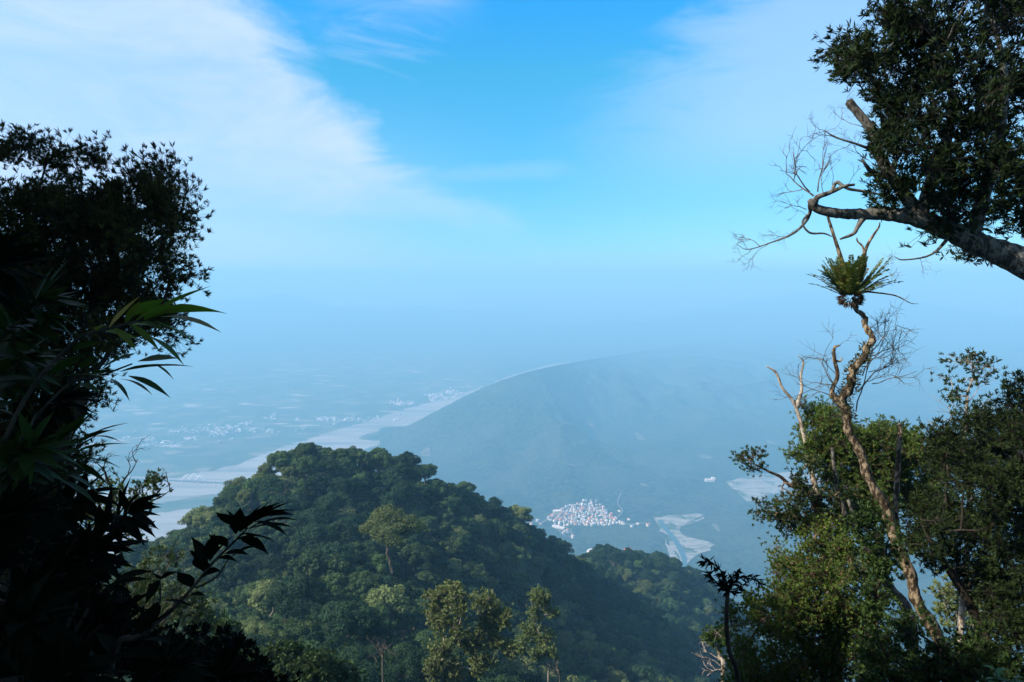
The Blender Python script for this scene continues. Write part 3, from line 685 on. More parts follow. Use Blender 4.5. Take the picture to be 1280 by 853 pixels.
for x, y, z, k, s, _ in ind:
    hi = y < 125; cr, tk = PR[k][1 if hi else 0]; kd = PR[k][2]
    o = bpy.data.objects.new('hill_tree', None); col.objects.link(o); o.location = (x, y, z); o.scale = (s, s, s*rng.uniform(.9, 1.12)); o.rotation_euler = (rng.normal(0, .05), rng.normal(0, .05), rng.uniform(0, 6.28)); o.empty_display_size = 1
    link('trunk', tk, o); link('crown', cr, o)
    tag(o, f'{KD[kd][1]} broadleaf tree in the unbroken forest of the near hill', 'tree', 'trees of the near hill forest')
# the rest of the wood as one mass: points that carry trees
pc = bpy.data.collections.new('forest_sources'); prots = []
for i, pr_ in enumerate(PR):
    o = bpy.data.objects.new('forest_crown_%02d' % i, pr_[0][0]); pc.objects.link(o)
me = bpy.data.meshes.new('forest'); me.from_pydata([(a[0], a[1], a[2]) for a in more], [], [])
for nm, ty, val in (('sc', 'FLOAT', [a[4] for a in more]), ('rz', 'FLOAT', list(rng.uniform(0, 6.28, len(more)))), ('pi', 'INT', [a[3] for a in more])):
    a_ = me.attributes.new(nm, ty, 'POINT'); a_.data.foreach_set('value', np.array(val, dtype=np.float32 if ty == 'FLOAT' else np.int32))
fo = link('forest', me); fo['kind'] = 'stuff'; fo['label'] = 'small far trees of the forest on the near hill'; fo['category'] = 'forest'
gn = bpy.data.node_groups.new('forest', 'GeometryNodeTree')
gn.interface.new_socket('Geometry', in_out='INPUT', socket_type='NodeSocketGeometry'); gn.interface.new_socket('Geometry', in_out='OUTPUT', socket_type='NodeSocketGeometry')
gi = gn.nodes.new('NodeGroupInput'); go = gn.nodes.new('NodeGroupOutput'); iop = gn.nodes.new('GeometryNodeInstanceOnPoints')
ci = gn.nodes.new('GeometryNodeCollectionInfo'); ci.inputs['Collection'].default_value = pc; ci.inputs['Separate Children'].default_value = True; ci.inputs['Reset Children'].default_value = True
def na_(name, ty):
    n = gn.nodes.new('GeometryNodeInputNamedAttribute'); n.data_type = ty; n.inputs[0].default_value = name; return n.outputs[0]
cx = gn.nodes.new('ShaderNodeCombineXYZ'); gn.links.new(na_('rz', 'FLOAT'), cx.inputs[2])
cs_ = gn.nodes.new('ShaderNodeCombineXYZ'); ssc = na_('sc', 'FLOAT')
for i in range(3): gn.links.new(ssc, cs_.inputs[i])
gn.links.new(gi.outputs[0], iop.inputs['Points']); gn.links.new(ci.outputs[0], iop.inputs['Instance']); iop.inputs['Pick Instance'].default_value = True
gn.links.new(na_('pi', 'INT'), iop.inputs['Instance Index']); gn.links.new(cx.outputs[0], iop.inputs['Rotation']); gn.links.new(cs_.outputs[0], iop.inputs['Scale'])
gn.links.new(iop.outputs[0], go.inputs[0])
md = fo.modifiers.new('forest', 'NODES'); md.node_group = gn

# ------------------------------------------------------------------ foreground trees from crown masses
def blob_points(blobs, dens, rng, depth_spread=.9):
    """blobs: (px, py, radius px, depth m); points inside the union of ellipsoids"""
    out_ = []; inf = []
    for px, py, r, d in blobs:
        c = P(px, py, d); Rm = r/FPX*d; n = int(dens*4.19*Rm**3*depth_spread)+3
        u = nrm(rng.normal(size=(n, 3)))*rng.random((n, 1))**.42
        out_.append(c+u*Rm*np.array((1, depth_spread, 1)))
    return np.concatenate(out_)
def rosettes(mb, p, ax, rng, nl, L, W, mat=0, spread=(.35, 1.25)):
    n = len(p); ax = nrm(ax); b = np.repeat(p, nl, 0); a = np.repeat(ax, nl, 0); k = len(b)
    u, w = frames(a, rng); th = rng.uniform(spread[0], spread[1], k)[:, None]; fi = rng.uniform(0, 6.28, k)[:, None]
    d = a*np.cos(th)+(u*np.cos(fi)+w*np.sin(fi))*np.sin(th)
    LL = L*rng.uniform(.6, 1.15, k); leaves_diamond(mb, b+a*rng.uniform(-.25, .15, (k, 1))*L, d, LL, W*rng.uniform(.8, 1.2, k), rng, mat, a)
def clipn(rng, sc, shape): return np.clip(rng.normal(0, 1, shape), -1.7, 1.7)*sc
def blobtree(name, label, cat, blobs, root, leafm, barkm, dens_t, ros, nl, L, W, seed, r0=.006, pw=.48, step=.3, rmax=.2, path=None, spread=(.35, 1.25), twig_share=.5, alpha=.25, world_blobs=None, cl=1.1, limbs=()):
    """dens_t: twig ends per cubic metre, ros: rosettes per twig end"""
    rng = np.random.default_rng(seed); T = blob_points(blobs, dens_t, rng) if blobs else np.concatenate([np.array(w_[:3])+nrm(rng.normal(size=(int(dens_t*4*w_[3]**3), 3)))*rng.random((int(dens_t*4*w_[3]**3), 1))**.42*w_[3]*np.array((1, 1, .5)) for w_ in world_blobs])
    root = np.asarray(root, float); t_ = thing(name, label, cat, tuple(root))
    mt = MB()
    start = root if path is None else np.asarray(path[-1][:3])
    if path is not None:
        pp = smooth_line(path, 6); tube(mt, pp[:, :3]-root, pp[:, 3], 10, 0, .05, rng)
        # grow from every point of the drawn trunk and limbs
        sd = [pp[len(pp)//3:-1:2, :3]]
        for lb in limbs:
            lp = smooth_line(lb, 5); tube(mt, lp[:, :3]-root, lp[:, 3], 7, 0, .05, rng); sd.append(lp[::2, :3])
        sd = np.concatenate(sd)
        nodes, par, cnt, tips = skeleton(pp[-1, :3], T, rng, step, alpha, seeds=sd)
    else: nodes, par, cnt, tips = skeleton(start, T, rng, step, alpha)
    skel_tubes(mt, nodes-root, par, cnt, rng, r0, pw, 6, 0, rmax)
    p = nodes[tips]; dr = nrm(p-nodes[np.maximum(par[tips], 0)]); n = len(p)
    off = clipn(rng, L*cl, (n*ros, 3))*np.repeat(rng.uniform(.6, 1.4, n), ros)[:, None]; pr = np.repeat(p, ros, 0)+off
    edges_tubes(mt, np.repeat(p, ros, 0)-root, pr-root, np.full(n*ros, L*.035), np.full(n*ros, L*.018), rng, 3); ax = np.repeat(dr, ros, 0)+rng.normal(0, .5, (n*ros, 3))+np.array((0, 0, .35))
    link('trunk', mt.mesh('trunk', barkm, True), t_)
    mc = MB(); rosettes(mc, pr-root, ax, rng, nl, L, W, 0, spread)
    link('crown', mc.mesh('crown', leafm), t_); return t_, nodes, par, tips
def BL(lst, d, sp=1.0, seed=0):
    r = np.random.default_rng(seed+3); return [(a, b, c, d+r.uniform(-sp, sp)) for a, b, c in lst]

print('left tree')
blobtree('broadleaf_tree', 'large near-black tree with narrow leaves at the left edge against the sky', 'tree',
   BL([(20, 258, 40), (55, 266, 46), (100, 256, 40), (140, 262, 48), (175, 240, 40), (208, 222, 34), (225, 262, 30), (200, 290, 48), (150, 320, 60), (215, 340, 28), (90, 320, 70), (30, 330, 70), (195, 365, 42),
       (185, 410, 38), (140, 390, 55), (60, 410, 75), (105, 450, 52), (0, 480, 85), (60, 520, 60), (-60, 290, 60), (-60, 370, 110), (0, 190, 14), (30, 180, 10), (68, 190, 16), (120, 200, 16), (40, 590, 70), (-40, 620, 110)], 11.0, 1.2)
   + [(-190, 290, 110, 10.5), (-330, 60, 190, 10), (-300, 250, 200, 10), (-330, -60, 170, 12), (-420, -40, 220, 9)],  # off-frame crown masses, extended left and up so the tree shades itself
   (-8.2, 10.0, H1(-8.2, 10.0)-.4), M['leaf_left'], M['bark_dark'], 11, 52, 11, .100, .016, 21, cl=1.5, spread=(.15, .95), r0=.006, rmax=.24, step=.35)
print('right overhang')
rngo = np.random.default_rng(31)
D0 = 9.0
def PD(lst): return [(*P(a, b, d), r) for a, b, d, r in lst]
ov_root = np.array((8.6, 8.4, H1(8.6, 8.4)-.3))
ovt = thing('overhanging_tree', 'leaning tree whose thick lichen-spotted bough reaches in from the upper right', 'tree', tuple(ov_root))
mt = MB(); rt = ov_root
main = [(8.6, 8.4, rt[2], .34), (8.5, 8.4, -3.0, .30), (8.0, 8.5, -.9, .27), (*P(1380, 385, 8.8), .24), (*P(1278, 328, 8.9), .175), (*P(1225, 306, 9.0), .15), (*P(1180, 286, 9.0), .125), (*P(1140, 272, 9.0), .10), (*P(1105, 268, 9.1), .085), (*P(1070, 268, 9.1), .07), (*P(1040, 266, 9.0), .062), (*P(1020, 260, 9.0), .055), (*P(1012, 250, 9.0), .035)]
def add_path(mb, pth, root, k=9, rough=.05, n=6):
    pp = smooth_line(pth, n); tube(mb, pp[:, :3]-root, np.maximum(pp[:, 3], .002), k, 0, rough, rngo)
add_path(mt, main, rt, 14, .06, 8)
for pth in [PD([(1017, 258, 9.0, .05), (1022, 247, 8.9, .035), (1040, 240, 8.9, .028), (1055, 233, 8.8, .022), (1068, 231, 8.8, .016)]),
            PD([(1040, 240, 8.9, .025), (1046, 228, 8.9, .022), (1060, 236, 8.8, .02), (1085, 240, 8.8, .016), (1100, 243, 8.8, .01)]),
            PD([(1013, 256, 9.0, .035), (1012, 268, 9.1, .022), (1005, 280, 9.1, .018), (990, 293, 9.2, .014), (965, 303, 9.3, .01), (935, 312, 9.4, .006), (920, 305, 9.4, .003)]),
            PD([(1013, 266, 9.1, .02), (1003, 278, 9.0, .014), (1012, 291, 9.0, .014), (1030, 292, 9.0, .012), (1040, 296, 9.0, .006)]),
            PD([(1080, 270, 9.1, .05), (1072, 284, 9.0, .03), (1066, 293, 9.0, .024), (1050, 299, 9.0, .012)]),
            PD([(1150, 276, 9.0, .09), (1137, 252, 9.0, .085), (1118, 225, 8.9, .075), (1100, 195, 8.9, .065), (1090, 165, 8.9, .06), (1076, 145, 8.9, .055), (1060, 127, 8.9, .05)]),
            PD([(1150, 276, 9.0, .09), (1160, 240, 9.2, .08), (1180, 190, 9.4, .07), (1190, 130, 9.5, .05), (1180, 80, 9.5, .03), (1160, 40, 9.5, .015)]),
            PD([(1215, 300, 9.0, .09), (1230, 240, 8.8, .08), (1250, 170, 8.6, .06), (1255, 90, 8.5, .04), (1240, 20, 8.5, .02)]),
            PD([(1118, 225, 8.9, .04), (1090, 215, 8.7, .03), (1078, 200, 8.6, .015)]),
            PD([(1092, 188, 8.9, .025), (1070, 180, 8.8, .014), (1045, 172, 8.8, .012), (1030, 163, 8.8, .006)]),
            PD([(1190, 292, 9.0, .03), (1165, 318, 8.9, .014), (1130, 325, 8.8, .01), (1118, 321, 8.8, .004)])]:
    add_path(mt, pth, rt, 8, .06, 5)
ovb = BL([(1075, 45, 38), (1060, 80, 34), (1110, 30, 42), (1100, 75, 45), (1095, 115, 26), (1140, 60, 45), (1150, 110, 50), (1130, 160, 40), (1115, 205, 34), (1108, 238, 20), (1150, 225, 42), (1180, 170, 60), (1200, 110, 60),
          (1210, 50, 52), (1170, 15, 40), (1250, 100, 60), (1240, 190, 60), (1200, 250, 38), (1262, 262, 42), (1270, 20, 50), (1215, 300, 22), (1245, 235, 40), (1180, 275, 16), (1150, -20, 50), (1240, -30, 60)], 9.0, .8, 5) + [(1340, 60, 110, 9), (1350, 200, 100, 9), (1300, -120, 110, 9)]
ovb = [(a, b, c*1.0, d) for a, b, c, d in ovb]
T = blob_points(ovb, 8, rngo); nodes, par, cnt, tips = skeleton(P(1170, 260, 9.1), T, rngo, .28, .3); skel_tubes(mt, nodes-rt, par, cnt, rngo, .0045, .45, 5, 0, .07)
mc = MB(); p = nodes[tips]; dr = nrm(p-nodes[par[tips]]); ro = 6
ro = 46
offo = clipn(rngo, .14, (len(p)*ro, 3))*np.repeat(rngo.uniform(.5, 1.4, len(p)), ro)[:, None]; mtw = MB(); edges_tubes(mtw, np.repeat(p, ro, 0)-rt, np.repeat(p, ro, 0)+offo-rt, np.full(len(offo), .004), np.full(len(offo), .002), rngo, 3)
link('trunk', mt.mesh('trunk', M['bark_lichen'], True), ovt); link('leafy_twigs', mtw.mesh('leafy_twigs', M['bark_dark'], True), ovt)
rosettes(mc, np.repeat(p, ro, 0)+offo-rt, np.repeat(dr, ro, 0)+rngo.normal(0, .5, (len(p)*ro, 3))+np.array((0, 0, .3)), rngo, 9, .100, .019, 0, (.2, 1.05))
link('crown', mc.mesh('crown', M['leaf_right']), ovt)
for (a, b, ux, uz, L, r) in [(1017, 245, -.5, 1.0, .55, .012), (1012, 240, -.9, .8, .6, .010), (935, 312, -1, .2, .25, .004), (965, 303, -1, -.3, .3, .004), (990, 293, -.8, -.5, .3, .004), (1045, 172, -.8, .5, .3, .006), (1030, 163, -1, .2, .25, .004), (1065, 178, -.8, -.6, .3, .005), (1040, 231, .1, 1, .25, .004), (1105, 330, 1, -.2, .2, .003), (1010, 270, -1, .5, .25, .004), (1085, 150, -1, .9, .25, .004), (1150, 322, .5, -.8, .2, .003), (1060, 136, -.9, .6, .2, .003), (1022, 240, -.3, 1.1, .5, .010), (1030, 243, .1, 1.2, .35, .006), (1008, 262, -1, .1, .35, .006), (950, 308, -.9, .6, .3, .005), (940, 311, -.6, -.6, .25, .004), (1080, 160, -.9, .3, .35, .006), (1000, 285, -.6, -.9, .25, .004), (1085, 200, -1, .5, .4, .006), (1060, 232, .2, 1, .25, .004), (1200, 300, .7, -.7, .3, .004)]:
    mw = MB(); twigs(mw, P(a, b, 9.0)-rt, (ux, rngo.normal(0, .3), uz), L, r, rngo, 3, .5, (2, 4)); link('bare_twig', mw.mesh('bare_twig', M['bark_grey'], True), ovt)

print('twisted tree')
TD = 13.0
tw_root = np.array(P(1215, 960, TD)); tw_root[2] = H1(tw_root[0], tw_root[1])-.3
twt = thing('twisted_tree', 'bare S-curved lichen-pale tree carrying a fern nest at its top', 'tree', tuple(tw_root))
mt = MB(); pth = [(*tw_root, .26)]+PD([(1195, 850, TD, .23), (1160, 778, TD, .20), (1138, 725, TD, .19), (1118, 670, TD, .175), (1098, 620, TD, .155), (1075, 570, TD, .14), (1060, 530, TD, .135), (1055, 505, TD, .15), (1062, 480, TD-.1, .14), (1072, 455, TD-.2, .125), (1085, 437, TD-.2, .11), (1088, 420, TD-.1, .10), (1080, 400, TD, .085), (1072, 385, TD, .075), (1066, 372, TD, .07)])
pp = smooth_line(pth, 8); pp[:, 0] += .035*np.sin(np.arange(len(pp))*.55)+rngo.normal(0, .008, len(pp)); pp[:, 2] += rngo.normal(0, .008, len(pp)); tube(mt, pp[:, :3]-tw_root, pp[:, 3]*.56*(1+.12*np.sin(np.arange(len(pp))*1.3)+rngo.normal(0, .06, len(pp))), 18, 0, .06, rngo)
for pt in [PD([(1057, 512, TD, .08), (1044, 498, TD, .06), (1040, 488, TD, .045), (1047, 470, TD, .04), (1043, 450, TD, .035), (1043, 435, TD, .028), (1050, 432, TD, .014)]),
           PD([(1043, 450, TD, .025), (1050, 452, TD, .018), (1053, 447, TD, .01)]),
           PD([(1062, 352, TD, .05), (1052, 325, TD, .04), (1044, 300, TD, .032), (1036, 275, TD, .026), (1033, 262, TD, .014)]),
           PD([(1068, 352, TD, .045), (1078, 325, TD, .035), (1085, 305, TD, .028), (1098, 285, TD, .018), (1100, 278, TD, .01)]),
           PD([(1080, 318, TD, .02), (1078, 308, TD, .018), (1072, 302, TD, .016), (1071, 297, TD, .008)]),
           PD([(1075, 364, TD-.2, .02), (1095, 366, TD-.3, .016), (1120, 370, TD-.3, .013), (1138, 379, TD-.3, .008), (1148, 380, TD-.3, .004)]),
           PD([(1131, 700, TD, .06), (1120, 650, TD+.2, .055), (1122, 590, TD+.5, .05), (1125, 540, TD+.6, .045), (1124, 530, TD+.6, .03)])]:
    add_path(mt, pt, tw_root, 8, .06, 5)
link('trunk', mt.mesh('trunk', bark_mat('spotted_bark', (.035, .022, .012), (.30, .23, .15), 13, .47, .60), True), twt)
for (a, b, ux, uz, L, r, dd) in [(1073, 490, .35, .8, 1.1, .016, 4), (1078, 470, .9, .8, .9, .012, 4), (1058, 490, -.9, .6, .9, .012, 4), (1047, 470, -.9, .9, .55, .008, 3), (1092, 437, .6, .9, .7, .010, 3), (1085, 425, .5, .6, .6, .008, 3), (1090, 480, 1, .35, .8, .010, 4), (1100, 340, .7, .5, .5, .006, 3), (1085, 360, .9, .2, .5, .006, 3), (1070, 515, .3, 1.0, 1.2, .014, 4), (1055, 500, -1, .8, .9, .012, 4), (1092, 445, 1, .3, .7, .010, 3), (1080, 455, .9, 1.1, .8, .010, 4), (1045, 480, -1, .35, .6, .009, 3), (1088, 410, .8, 1, .5, .008, 3), (1086, 465, 1, .1, .7, .009, 3), (1050, 432, -.4, .8, .3, .005, 2)]:
    mw = MB(); twigs(mw, P(a, b, TD)-tw_root, (ux, rngo.normal(0, .4), uz), L, r, rngo, dd-1, .5, (3, 4), up=.05); link('bare_twig', mw.mesh('bare_twig', M['bark_grey'], True), twt)
ms = MB(); n = 900; ii = rngo.integers(0, len(pp), n*4); sel = [i for i in ii if 462 > 0 and P(0, 520, TD)[2] < pp[i, 2] < P(0, 432, TD)[2]][:n]
c = pp[sel, :3]; u = nrm(rngo.normal(size=(len(sel), 3))); leaves_diamond(ms, c+u*pp[sel, 3:4]*.9-tw_root, u+np.array((0, 0, .3)), rngo.uniform(.03, .08, len(sel)), rngo.uniform(.02, .035, len(sel)), rngo)
link('creeper_leaves', ms.mesh('creeper_leaves', M['moss']), twt)
# nest fern
fc = P(1063, 372, TD); ft = thing('nest_fern', 'shaggy green fern nest perched on top of the twisted bare tree', 'fern', tuple(fc))
mf = MB(); mdry = MB()
for i in range(85):
    a = rngo.uniform(0, 6.283); th = rngo.uniform(.35, 1.4); d = np.array((math.cos(a)*math.sin(th), math.sin(a)*math.sin(th), math.cos(th)))
    L = rngo.uniform(.50, .92)*(1.0 if th > .6 else .8); b0 = d*.08+np.array((0, 0, .02)); n = 11; pts = [b0]; cur = d.copy()
    for j in range(n): cur = cur+np.array((0, 0, .09-(.02*j if th > 1.1 else .012*j))); cur /= np.linalg.norm(cur); pts.append(pts[-1]+cur*L/n)
    pts = np.array(pts); tube(mf, pts, np.linspace(.006, .002, n+1), 4)
    s = np.cross(cur, (0, 0, 1.)); s /= max(np.linalg.norm(s), .01)
    tt = np.linspace(.1, 1, 20); pb = np.stack([np.interp(tt*n, np.arange(n+1), pts[:, k]) for k in range(3)], 1)
    wd = .075*np.sin(tt*math.pi*.92)**.5+.012
    for sg in (-1, 1): leaves_diamond(mf, pb, np.repeat((sg*s+cur*.7)[None], 20, 0)+rngo.normal(0, .1, (20, 3)), wd, np.full(20, .05), rngo, 0, np.repeat(np.cross(s, cur)[None], 20, 0))
u = nrm(rngo.normal(size=(500, 3)))*np.array((1, 1, .7)); leaves_diamond(mdry, u*.15+np.array((0, 0, -.02)), u+np.array((0, 0, -.2)), rngo.uniform(.06, .14, 500), rngo.uniform(.02, .035, 500), rngo)
link('fronds', mf.mesh('fronds', M['fern']), ft); link('root_mass', mdry.mesh('root_mass', M['fern_brown']), ft)

print('right side trees')
def rootat(px, d, dz=-.3):
    q = P(px, 600, d); return np.array((q[0], q[1], H1(q[0], q[1])+dz))
# dead forked snag
rs = rootat(1030, 16); sn = thing('dead_tree', 'pale dead forked snag sticking out left of the twisted tree', 'dead tree', tuple(rs)); mt = MB()
add_path(mt, [(*rs, .16)]+PD([(1035, 760, 16, .10), (1025, 640, 16, .075), (1012, 580, 16, .06), (1004, 540, 16, .048), (993, 505, 16, .038), (978, 485, 16, .032), (970, 466, 16, .03), (958, 458, 16, .012)]), rs)
add_path(mt, PD([(996, 508, 16, .05), (1002, 488, 16, .035), (1001, 470, 16, .03), (1004, 452, 16, .02), (997, 445, 16, .008)]), rs)
link('trunk', mt.mesh('trunk', M['bark_pale'], True), sn)
# gnarled tree with sprig
bt, nodes, par, tips = blobtree('gnarled_tree', 'gnarled pink-barked tree holding out small leaf sprigs over the valley', 'tree',
   BL([(935, 572, 10), (928, 578, 8), (945, 585, 9), (948, 565, 7), (950, 637, 13), (965, 640, 12), (985, 632, 18), (1003, 610, 20), (1000, 650, 24), (980, 655, 12), (1015, 580, 14), (1030, 640, 20), (1040, 610, 18), (1045, 660, 20), (990, 600, 10)], 15, .4, 8),
   rootat(1045, 15), M['leaf_green'], M['bark_tan'], 110, 9, 9, .08, .022, 41, r0=.004, rmax=.05, step=.15,
   path=[(*rootat(1045, 15), .12)]+PD([(1050, 800, 15, .10), (1035, 720, 15, .085), (1028, 670, 15, .075), (1020, 635, 15, .07), (1008, 612, 15, .06), (990, 608, 15, .045), (975, 596, 15, .035), (962, 590, 15, .028), (948, 583, 15, .018), (940, 580, 15, .01)]), limbs=[PD([(1030, 672, 15, .05), (1012, 655, 15, .035), (985, 643, 15, .022), (962, 641, 15, .014), (946, 638, 15, .006)])])
blobtree('broadleaf_tree', 'olive-topped tree behind the twisted trunk, level with its bend', 'tree',
   BL([(1020, 520, 22), (1035, 545, 34), (1010, 560, 22), (1060, 560, 30), (1045, 590, 32), (1090, 575, 38), (1120, 560, 32), (1150, 575, 34), (1110, 610, 40), (1150, 620, 38), (1075, 625, 38), (1060, 545, 20), (1095, 548, 18), (1140, 545, 18)], 16.5, .8, 9),
   rootat(1100, 17), M['leaf_olive'], M['bark_tan'], 18, 46, 9, .095, .022, 42, cl=1.5, r0=.005, rmax=.07, step=.3)
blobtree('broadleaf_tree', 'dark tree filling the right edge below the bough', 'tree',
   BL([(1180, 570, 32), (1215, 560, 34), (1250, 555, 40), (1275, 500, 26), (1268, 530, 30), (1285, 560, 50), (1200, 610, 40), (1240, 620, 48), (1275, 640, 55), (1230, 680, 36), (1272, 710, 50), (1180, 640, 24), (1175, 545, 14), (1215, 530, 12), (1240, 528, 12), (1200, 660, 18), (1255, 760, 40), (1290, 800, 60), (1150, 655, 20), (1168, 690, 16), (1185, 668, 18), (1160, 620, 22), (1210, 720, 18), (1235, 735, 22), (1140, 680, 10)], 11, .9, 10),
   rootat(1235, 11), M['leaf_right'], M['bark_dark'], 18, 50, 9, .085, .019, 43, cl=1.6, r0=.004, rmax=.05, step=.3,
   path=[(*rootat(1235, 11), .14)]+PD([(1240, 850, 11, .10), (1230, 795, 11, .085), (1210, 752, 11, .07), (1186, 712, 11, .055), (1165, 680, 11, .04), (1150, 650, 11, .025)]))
# small crowned sapling
blobtree('thin_tree', 'thin pale sapling with a small tufted crown above the right-hand thicket', 'tree',
   BL([(1205, 455, 16), (1225, 462, 12), (1238, 465, 8), (1190, 492, 10), (1200, 500, 12), (1215, 450, 9), (1185, 470, 7), (1210, 475, 8)], 18, .25, 11),
   rootat(1208, 18), M['leaf_green'], M['bark_pale'], 40, 5, 8, .13, .036, 44, r0=.0055, rmax=.07, step=.2,
   path=[(*rootat(1208, 18), .10)]+PD([(1212, 640, 18, .07), (1206, 560, 18, .055), (1208, 520, 18, .045), (1209, 495, 18, .035)]))
mw = MB(); rs = np.array(P(1208, 540, 18)); tt_ = [o_ for o_ in bpy.data.objects if o_.name.startswith('thin_tree')][0]; base = np.array(tt_.location)
for (a, b, ux, uz) in [(1207, 535, -1, .9), (1209, 520, 1, .6), (1208, 545, 1, .7), (1208, 505, .8, .8), (1207, 530, -1, .5)]:
    twigs(mw, P(a, b, 18)-base, (ux, rngo.normal(0, .4), uz), .75, .012, rngo, 2, .5, (3, 4))
link('bare_twigs', mw.mesh('bare_twigs', M['bark_pale'], True), tt_)
blobtree('bushy_tree', 'dense sunlit yellow-green small-leaved tree at the lower right', 'tree',
   BL([(1000, 700, 36), (1030, 690, 38), (985, 730, 36), (1015, 745, 45), (1060, 720, 42), (960, 770, 38), (1000, 790, 48), (1050, 780, 48), (940, 815, 32), (975, 835, 42), (1030, 840, 50), (930, 850, 34), (1080, 760, 36), (1020, 665, 22), (1055, 680, 26), (1085, 830, 50), (925, 775, 14), (940, 748, 12)], 14, .9, 12),
   rootat(1010, 14.5), M['leaf_olive'], M['bark_tan'], 20, 44, 8, .062, .025, 45, cl=2.0, r0=.005, rmax=.10, step=.3)
blobtree('broadleaf_tree', 'dark leafy tree crossing in front of the foot of the twisted tree', 'tree',
   BL([(1100, 700, 22), (1090, 660, 22), (1105, 800, 36), (1160, 855, 34), (1090, 745, 20), (1195, 850, 46), (1210, 810, 22), (1120, 850, 42), (1240, 855, 46)], 10.5, .7, 13),
   rootat(1150, 10.5), M['leaf_green'], M['bark_dark'], 18, 48, 9, .08, .026, 46, cl=1.6, r0=.005, rmax=.08, step=.25)
blobtree('broadleaf_tree', 'pale olive tree glimpsed between the dark trunks at the lower right', 'tree',
   BL([(1190, 750, 18), (1215, 755, 22), (1235, 740, 18), (1205, 775, 22), (1175, 745, 9), (1230, 775, 20)], 22, .6, 14),
   rootat(1210, 22), M['hill_pale'], M['bark_pale'], 14, 8, 9, .16, .07, 47, r0=.008, rmax=.1, step=.4)
# leaning pale stem
rs = rootat(1165, 15); lt = thing('leaning_tree', 'slim pale leaning stem behind the sunlit bushy tree', 'tree', tuple(rs)); mt = MB()
add_path(mt, [(*rs, .14)]+PD([(1140, 790, 15, .12), (1112, 735, 15, .11), (1090, 695, 15, .10), (1070, 665, 15, .085), (1055, 640, 15, .07), (1045, 600, 15, .05), (1040, 560, 15, .03)]), rs)
add_path(mt, PD([(1100, 715, 15, .07), (1083, 690, 14.8, .06), (1072, 660, 14.8, .05), (1060, 625, 14.8, .03)]), rs)
link('trunk', mt.mesh('trunk', M['bark_lichen'], True), lt)
# white-branched little tree
blobtree('white_branched_tree', 'small tree with bare white branches and olive crown at the bottom centre right', 'tree',
   BL([(893, 795, 11), (905, 800, 10), (884, 802, 8), (900, 788, 7)], 34, .4, 15),
   rootat(905, 34), M['leaf_olive'], M['bark_pale'], 8, 12, 9, .18, .08, 48, r0=.02, rmax=.14, step=.5,
   path=[(*rootat(905, 34), .16)]+PD([(904, 850, 34, .12), (900, 825, 34, .10), (898, 812, 34, .07)]))
tt_ = [o_ for o_ in bpy.data.objects if o_.name.startswith('white_branched_tree')][0]; base = np.array(tt_.location); mw = MB()
for (a, b, ux, uz) in [(900, 832, -1, .7), (900, 824, -1, .5), (902, 838, -.9, 0.3), (900, 820, -.4, 1), (902, 830, .8, .6)]: twigs(mw, P(a, b, 34)-base, (ux, 0, uz), .9, .035, rngo, 2, .45, (2, 3))
link('bare_twigs', mw.mesh('bare_twigs', M['bark_pale'], True), tt_)

# big trees standing free of the hill's canopy
def free_tree(label, blobs, d, rx, leaf, seed, dens=3.0, ros=16, Ls=.30, bark='bark_pale', r0=.012, cat='tree', name='hillside_tree', nl=9):
    return blobtree(name, label, cat, BL(blobs, d, 1.2, seed), rootat(rx, d, -1), M[leaf], M[bark], dens, ros, nl, Ls, Ls*.5, seed, r0=r0, pw=.45, step=.9, rmax=.35, spread=(.2, 1.5))
free_tree('tall open pale-green tree with white limbs at the bottom centre', [(560, 742, 15), (548, 752, 12), (573, 755, 13), (553, 775, 14), (540, 765, 8), (603, 752, 11), (618, 765, 14), (608, 780, 12), (632, 775, 9), (575, 790, 12), (590, 805, 14), (555, 810, 13), (620, 800, 12), (600, 830, 14), (565, 840, 14), (635, 815, 9), (542, 835, 10)], 66, 585, 'hill_pale', 61)
free_tree('thin olive tree just right of the tall open pale tree', [(672, 742, 9), (680, 752, 8), (668, 765, 8), (690, 765, 7), (665, 790, 10), (680, 800, 10), (652, 805, 8), (672, 815, 9), (690, 815, 8)], 82, 672, 'hill_pale', 62)
q_ = P(489, 628, 140); (cr_, tk_) = hill_crown(167, 6.6, 13.0, 20000, .32, leaf_mat('pale_crown_leaf', (.05, .08, .028), (.16, .19, .07), rough=.7, spec=.1, trans=.2, nscale=.35), 0.)
t_ = thing('hillside_tree', 'pale spreading tree with a visible trunk high on the near hill', 'tree', (q_[0], q_[1], q_[2]-13.0)); link('trunk', tk_, t_); link('crown', cr_, t_)
def dead(label, px, py, d, hpx, seed, lean=0):
    rg = np.random.default_rng(seed); q0 = P(px, py, d); b = np.array((q0[0], q0[1], q0[2]-1)); t_ = thing('dead_tree', label, 'dead tree', (b[0], b[1], H1(b[0], b[1]))); base = np.array(t_.location)
    m_ = MB(); L = hpx/FPX*d; z0 = base[2]; pts = np.array([(b[0], b[1], z0-1), (b[0], b[1], (z0+b[2])/2), b, b+np.array((lean*.3, 0, L*.4))]); tube(m_, pts-base, [.16, .14, .11, .08], 7)
    for k_ in range(6): twigs(m_, pts[-1]-base-np.array((0, 0, rg.uniform(0, L*.35))), (rg.normal(0, 1)+lean, rg.normal(0, .6), 1.1), L*.6, .05, rg, 2, .5, (2, 3))
    link('trunk', m_.mesh('trunk', M['bark_grey'], True), t_)
dead('leafless grey tree standing on the left shoulder of the near hill', 355, 622, 195, 26, 71)
dead('leafless pale tree at the bottom centre left of the tall open tree', 478, 815, 72, 34, 72)
dead('short pale snag at the bottom left below the silhouetted sapling', 297, 815, 66, 22, 73)
dead('broken pale limb right of the tall open tree', 700, 835, 85, 20, 75, -1.)

